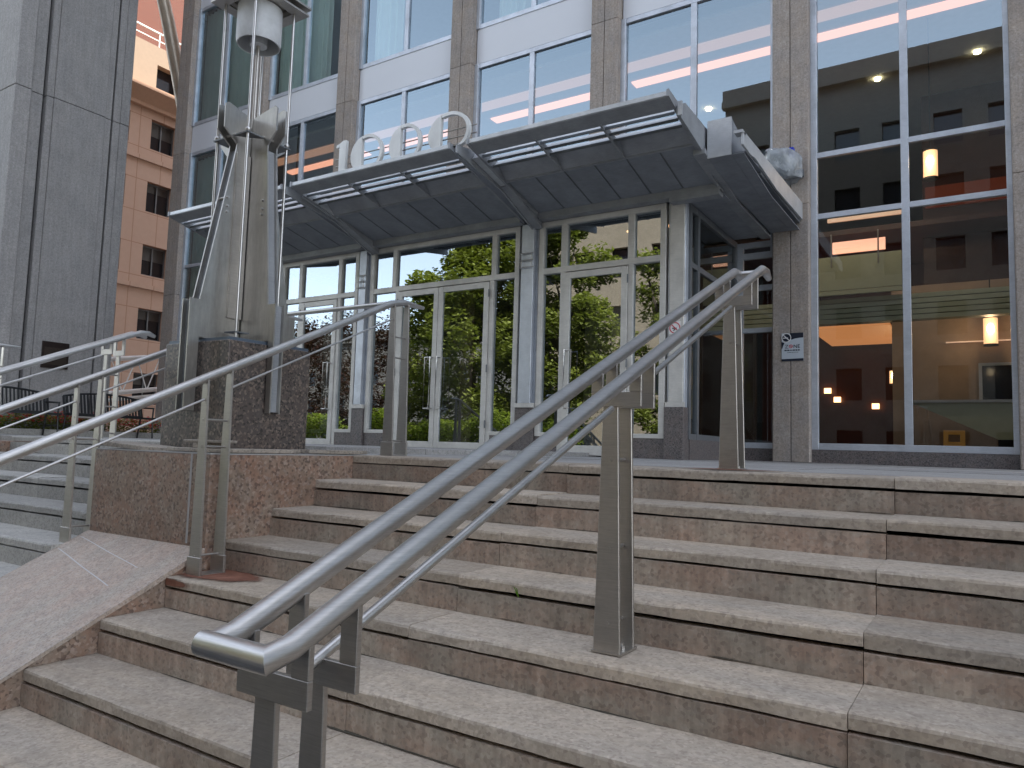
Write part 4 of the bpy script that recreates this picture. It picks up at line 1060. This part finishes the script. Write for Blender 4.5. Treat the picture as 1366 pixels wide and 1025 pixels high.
# ------------------------------------------------------------------ orange building
ob = empty('orange_building', (-34, 18, 0), 'orange precast office building with dark square windows behind the stone wall', 'building')
m = MB(); XO = -30.0
wz = [13.66 - 2.73 * k for k in range(5)] ; wys = [15.0 - 2.1 * 2 + 2.1 * k - .0 for k in range(14)]
wins = []
for k, zt in enumerate(wz):
    for j, y in enumerate(wys): wins.append((y + .3, y + 1.5 - .0, zt - 1.30, zt))
wz2 = 16.25
# wall strips around windows: rows
rows = sorted(wz)
zprev = 0.0
ylo, yhi = 10.0, 40.0
for zt in rows:
    m.box(XO - 6, XO, ylo, yhi, zprev, zt - 1.30)
    yp = ylo
    for y in wys:
        a, b = y + .35, y + 1.5
        m.box(XO - 6, XO, yp, a, zt - 1.30, zt); yp = b
    m.box(XO - 6, XO, yp, yhi, zt - 1.30, zt); zprev = zt
m.box(XO - 6, XO, ylo, yhi, zprev, 14.9)
m.build('wall', M['orange'], ob)
for k, zt in enumerate(wz[:5]):
    for j, y in enumerate(wys[1:5]):
        MB().box(XO - .32, XO - .28, y + .35, y + 1.5, zt - 1.30, zt).build('window', M['dark_glass'], ob)
        fr = MB(); fr.box(XO - .26, XO - .21, y + .35, y + .40, zt - 1.30, zt); fr.box(XO - .26, XO - .21, y + 1.45, y + 1.5, zt - 1.30, zt); fr.box(XO - .26, XO - .21, y + .40, y + 1.45, zt - .06, zt); fr.box(XO - .26, XO - .21, y + .40, y + 1.45, zt - 1.30, zt - 1.24); fr.box(XO - .258, XO - .215, y + .90, y + .95, zt - 1.24, zt - .06)
        fr.build('window_frame', M['alu_dark'], ob)
        bl = random.Random(k * 9 + j).uniform(.1, .6); MB().box(XO - .275, XO - .259, y + .40, y + 1.45, zt - .06 - bl, zt - .06).build('blind', M['blind'], ob)
MB().box(XO - .42, XO - .33, ylo, yhi, 0, 14.8).build('window_backing', M['dark_glass'], ob)
m = MB(); m.box(XO, XO + .22, ylo, yhi, 14.0, 14.15); m.prism([(XO, 14.15), (XO + .22, 14.15), (XO + .7, 14.6), (XO + .7, 14.75), (XO, 14.75)], 'y', ylo, yhi); m.build('cornice', M['orange_trim'], ob)
m = MB()
for z in (11.75, 6.3): m.box(XO, XO + .12, ylo, yhi, z, z + .18)
m.build('band_course', M['orange'], ob)
m = MB(); m.box(XO - 6, XO - .05, ylo, yhi, 14.75, 15.05); m.box(XO - 6, XO - .05, ylo, yhi, 16.15, 16.95)
for y in wys: m.box(XO - 6, XO - .05, y - .6, y + .45, 15.05, 16.15)
m.build('upper_storey', simple("cream_precast", (.25, .185, .135), .8), ob)
MB().box(XO - .5, XO - .4, ylo, yhi, 15.0, 16.2).build('window_band', M['dark_glass'], ob)
MB().box(XO - 12, XO - 1.6, ylo, yhi + 30, 16.9, 50).build('brick_tower', M['brick'], ob)
m = MB(); m.tube([(XO - .3, ylo, 17.7), (XO - .3, yhi, 17.7)], .05, 6); m.tube([(XO - .3, ylo, 17.35), (XO - .3, yhi, 17.35)], .03, 6)
y = ylo
while y < yhi: m.tube([(XO - .3, y, 16.95), (XO - .3, y, 17.7)], .03, 6); y += 1.1
m.build('roof_railing', M['white_paint'], ob)
# white steel footbridge rail
tb = empty('footbridge', (-24, 15, 0), 'white steel truss footbridge railing seen between the stone wall and the pedestal', 'bridge')
def zt_(y): return 2.55 + (y - 13.1) * .165
m = MB()
m.tube([(-24, 9, zt_(9)), (-24, 22, zt_(22))], .075, 10); m.tube([(-24, 9, zt_(9) - 1.12), (-24, 22, zt_(22) - 1.12)], .075, 10); m.tube([(-24, 9, zt_(9) - 1.34), (-24, 22, zt_(22) - 1.34)], .06, 10); m.build('rail', M['white_paint'], tb, smooth=True)
m = MB(); y = 9; s_ = 0
while y < 22:
    y2 = y + .42; m.tube([(-24, y, zt_(y) - (1.12 if s_ else 0)), (-24, y2, zt_(y2) - (0 if s_ else 1.12))], .022, 6); y = y2; s_ = 1 - s_
m.build('brace', M['white_paint'], tb)
for q in (9.2, 21.8): MB().box(-24.12, -23.88, q - .1, q + .1, .04, zt_(q)).build('post', M['white_paint'], tb)
# street mast
ms = empty('street_mast', (-18.6, 12.2, 0), 'thick tapered metal street mast rising past the left corner of the office building', 'lamp post')
m = MB(); m.tube([(-18.45, 11.95, -.02), (-18.42, 11.93, 6.2), (-18.48, 11.90, 7.9), (-18.6, 11.75, 9.0)], [.12, .12, .125, .13], 12); m.build('lower_pole', M['galv'], ms, smooth=True)
m = MB(); m.tube([(-18.6, 11.75, 9.0), (-18.78, 11.55, 10.2), (-19.0, 11.3, 11.6), (-19.3, 11.0, 13.2)], [.19, .19, .18, .16], 14); m.build('upper_arm', M['galv'], ms, smooth=True)
m = MB(); m.tube([(-18.57, 11.77, 8.9), (-18.62, 11.73, 9.08)], .215, 14); m.build('collar', M['black_metal'], ms, smooth=True)

# ------------------------------------------------------------------ street side (seen in the reflections)
def facade(name, x0, x1, y, h, mat, label, wpx=2.4, wh=1.7, ph=3.3, ww=1.3):
    t = empty(name, ((x0 + x1) / 2, y - 5, -1.48), label, 'building')
    m = MB(); zb = -1.48; m.box(x0, x1, y - 12, y - .4, zb, h - .02)
    z = zb; 
    nwx = int((x1 - x0) / wpx); mx = (x1 - x0 - nwx * wpx) / 2
    m.box(x0, x1, y - .398, y, zb, zb + 1.3)
    z = zb + 1.3; gl = MB()
    while z + ph < h:
        for i in range(nwx):
            a = x0 + mx + i * wpx; m.box(a if i else x0, a + (wpx - ww) / 2, y - .398, y, z, z + wh)
            m.box(a + (wpx + ww) / 2, a + wpx if i < nwx - 1 else x1, y - .398, y, z, z + wh)
            gl.box(a + (wpx - ww) / 2, a + (wpx + ww) / 2, y - .36, y - .3, z, z + wh)
        m.box(x0, x1, y - .398, y + .0, z + wh, z + ph); z += ph
    m.box(x0, x1, y - .398, y, z, h)
    m.box(x0 - .1, x1 + .1, y, y + .45, h - .9, h - .5); m.box(x0 - .1, x1 + .1, y - .39, y + .25, h - .5, h + .25)
    m.build('wall', mat, t); gl.build('windows', M['dark_glass'], t); return t
facade('beige_building', -23.5, -13.2, -20, 18.5, M['beige_wall'], 'beige stone building across the street')
facade('brown_building', -13.0, 34, -21, 21.5, M['brown_wall'], 'dark brown stone building across the street')
facade('shade_tower', 44, 95, 23.0, 92, M['brown_wall'], 'tall dark block added out of view to shade the brown building')  # added, never in view: its shadow darkens the brown building
facade('far_building', -75, -40, -42, 12, M['brown_wall'], 'low brown building far across the street to the left')
tag(MB().box(-60, 60, -9.2, -4.0, -1.482, -1.36).build('pavement', M['paving']), None, None, None, 'structure')
def tree(x, y, h, rad, mat, seed, label, n=9000, leaf=.13, trunk=.22):
    rng = random.Random(seed); t = empty('street_tree', (x, y, -1.4), label, 'tree', 'trees across the street')
    m = MB(); base = -1.4; ch = h * .30
    m.tube([(x, y, base), (x + .1, y, base + ch), (x + .05, y + .1, base + h * .75)], [trunk, trunk * .75, trunk * .25], 10)
    clumps = []
    for i in range(52):
        a = rng.uniform(0, 6.28); zz = rng.random(); rr = rad * math.sin(math.pi * (.12 + .8 * zz)) ** .7 * rng.uniform(.35, 1)
        c = Vector((x + rr * math.cos(a), y + rr * math.sin(a), base + ch * .8 + (h - ch * .8) * zz)); clumps.append((c, rad * rng.uniform(.22, .42)))
        if i % 3 == 0: m.tube([(x + .05, y, base + ch + (h - ch) * zz * .5), tuple(c * .8 + Vector((x, y, base + ch + (h - ch) * zz * .5)) * .2)], [trunk * .35, .02], 6)
    m.build('trunk', M['bark'], t, smooth=True)
    lf = MB()
    for i in range(n):
        c, r = clumps[i % len(clumps)]; d = Vector((rng.gauss(0, 1), rng.gauss(0, 1), rng.gauss(0, .7))).normalized() * r * rng.uniform(.5, 1) 
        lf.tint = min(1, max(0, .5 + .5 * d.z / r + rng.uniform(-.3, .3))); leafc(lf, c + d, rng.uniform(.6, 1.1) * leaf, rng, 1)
    lf.build('crown', mat, t)
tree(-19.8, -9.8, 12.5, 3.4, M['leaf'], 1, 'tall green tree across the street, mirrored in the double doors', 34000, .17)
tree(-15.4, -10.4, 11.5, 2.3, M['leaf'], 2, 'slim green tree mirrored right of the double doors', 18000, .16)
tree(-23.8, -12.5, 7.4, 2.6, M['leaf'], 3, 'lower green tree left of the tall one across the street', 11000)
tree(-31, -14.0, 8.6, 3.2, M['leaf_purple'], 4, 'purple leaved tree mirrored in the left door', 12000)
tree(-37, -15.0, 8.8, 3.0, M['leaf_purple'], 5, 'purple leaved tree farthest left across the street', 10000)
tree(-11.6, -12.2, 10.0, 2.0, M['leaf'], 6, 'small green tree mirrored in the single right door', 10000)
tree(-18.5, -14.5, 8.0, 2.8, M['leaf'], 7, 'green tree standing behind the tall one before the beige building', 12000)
hd = MB(); rg = random.Random(4)
for i in range(24000):
    x = rg.uniform(-40, -13); hh = 2.6 + 1.0 * noise.noise(Vector((x * .5, 0, 0))); z = -1.4 + hh * rg.random() ** .6; y = -7.4 + rg.uniform(-.6, .6)
    hd.tint = rg.random(); leafc(hd, (x, y, z), rg.uniform(.07, .14), rg, 1)
tag(hd.build('hedge', M['leaf_bright']), 'bright sunlit hedge along the far kerb', 'hedge', None, 'stuff')
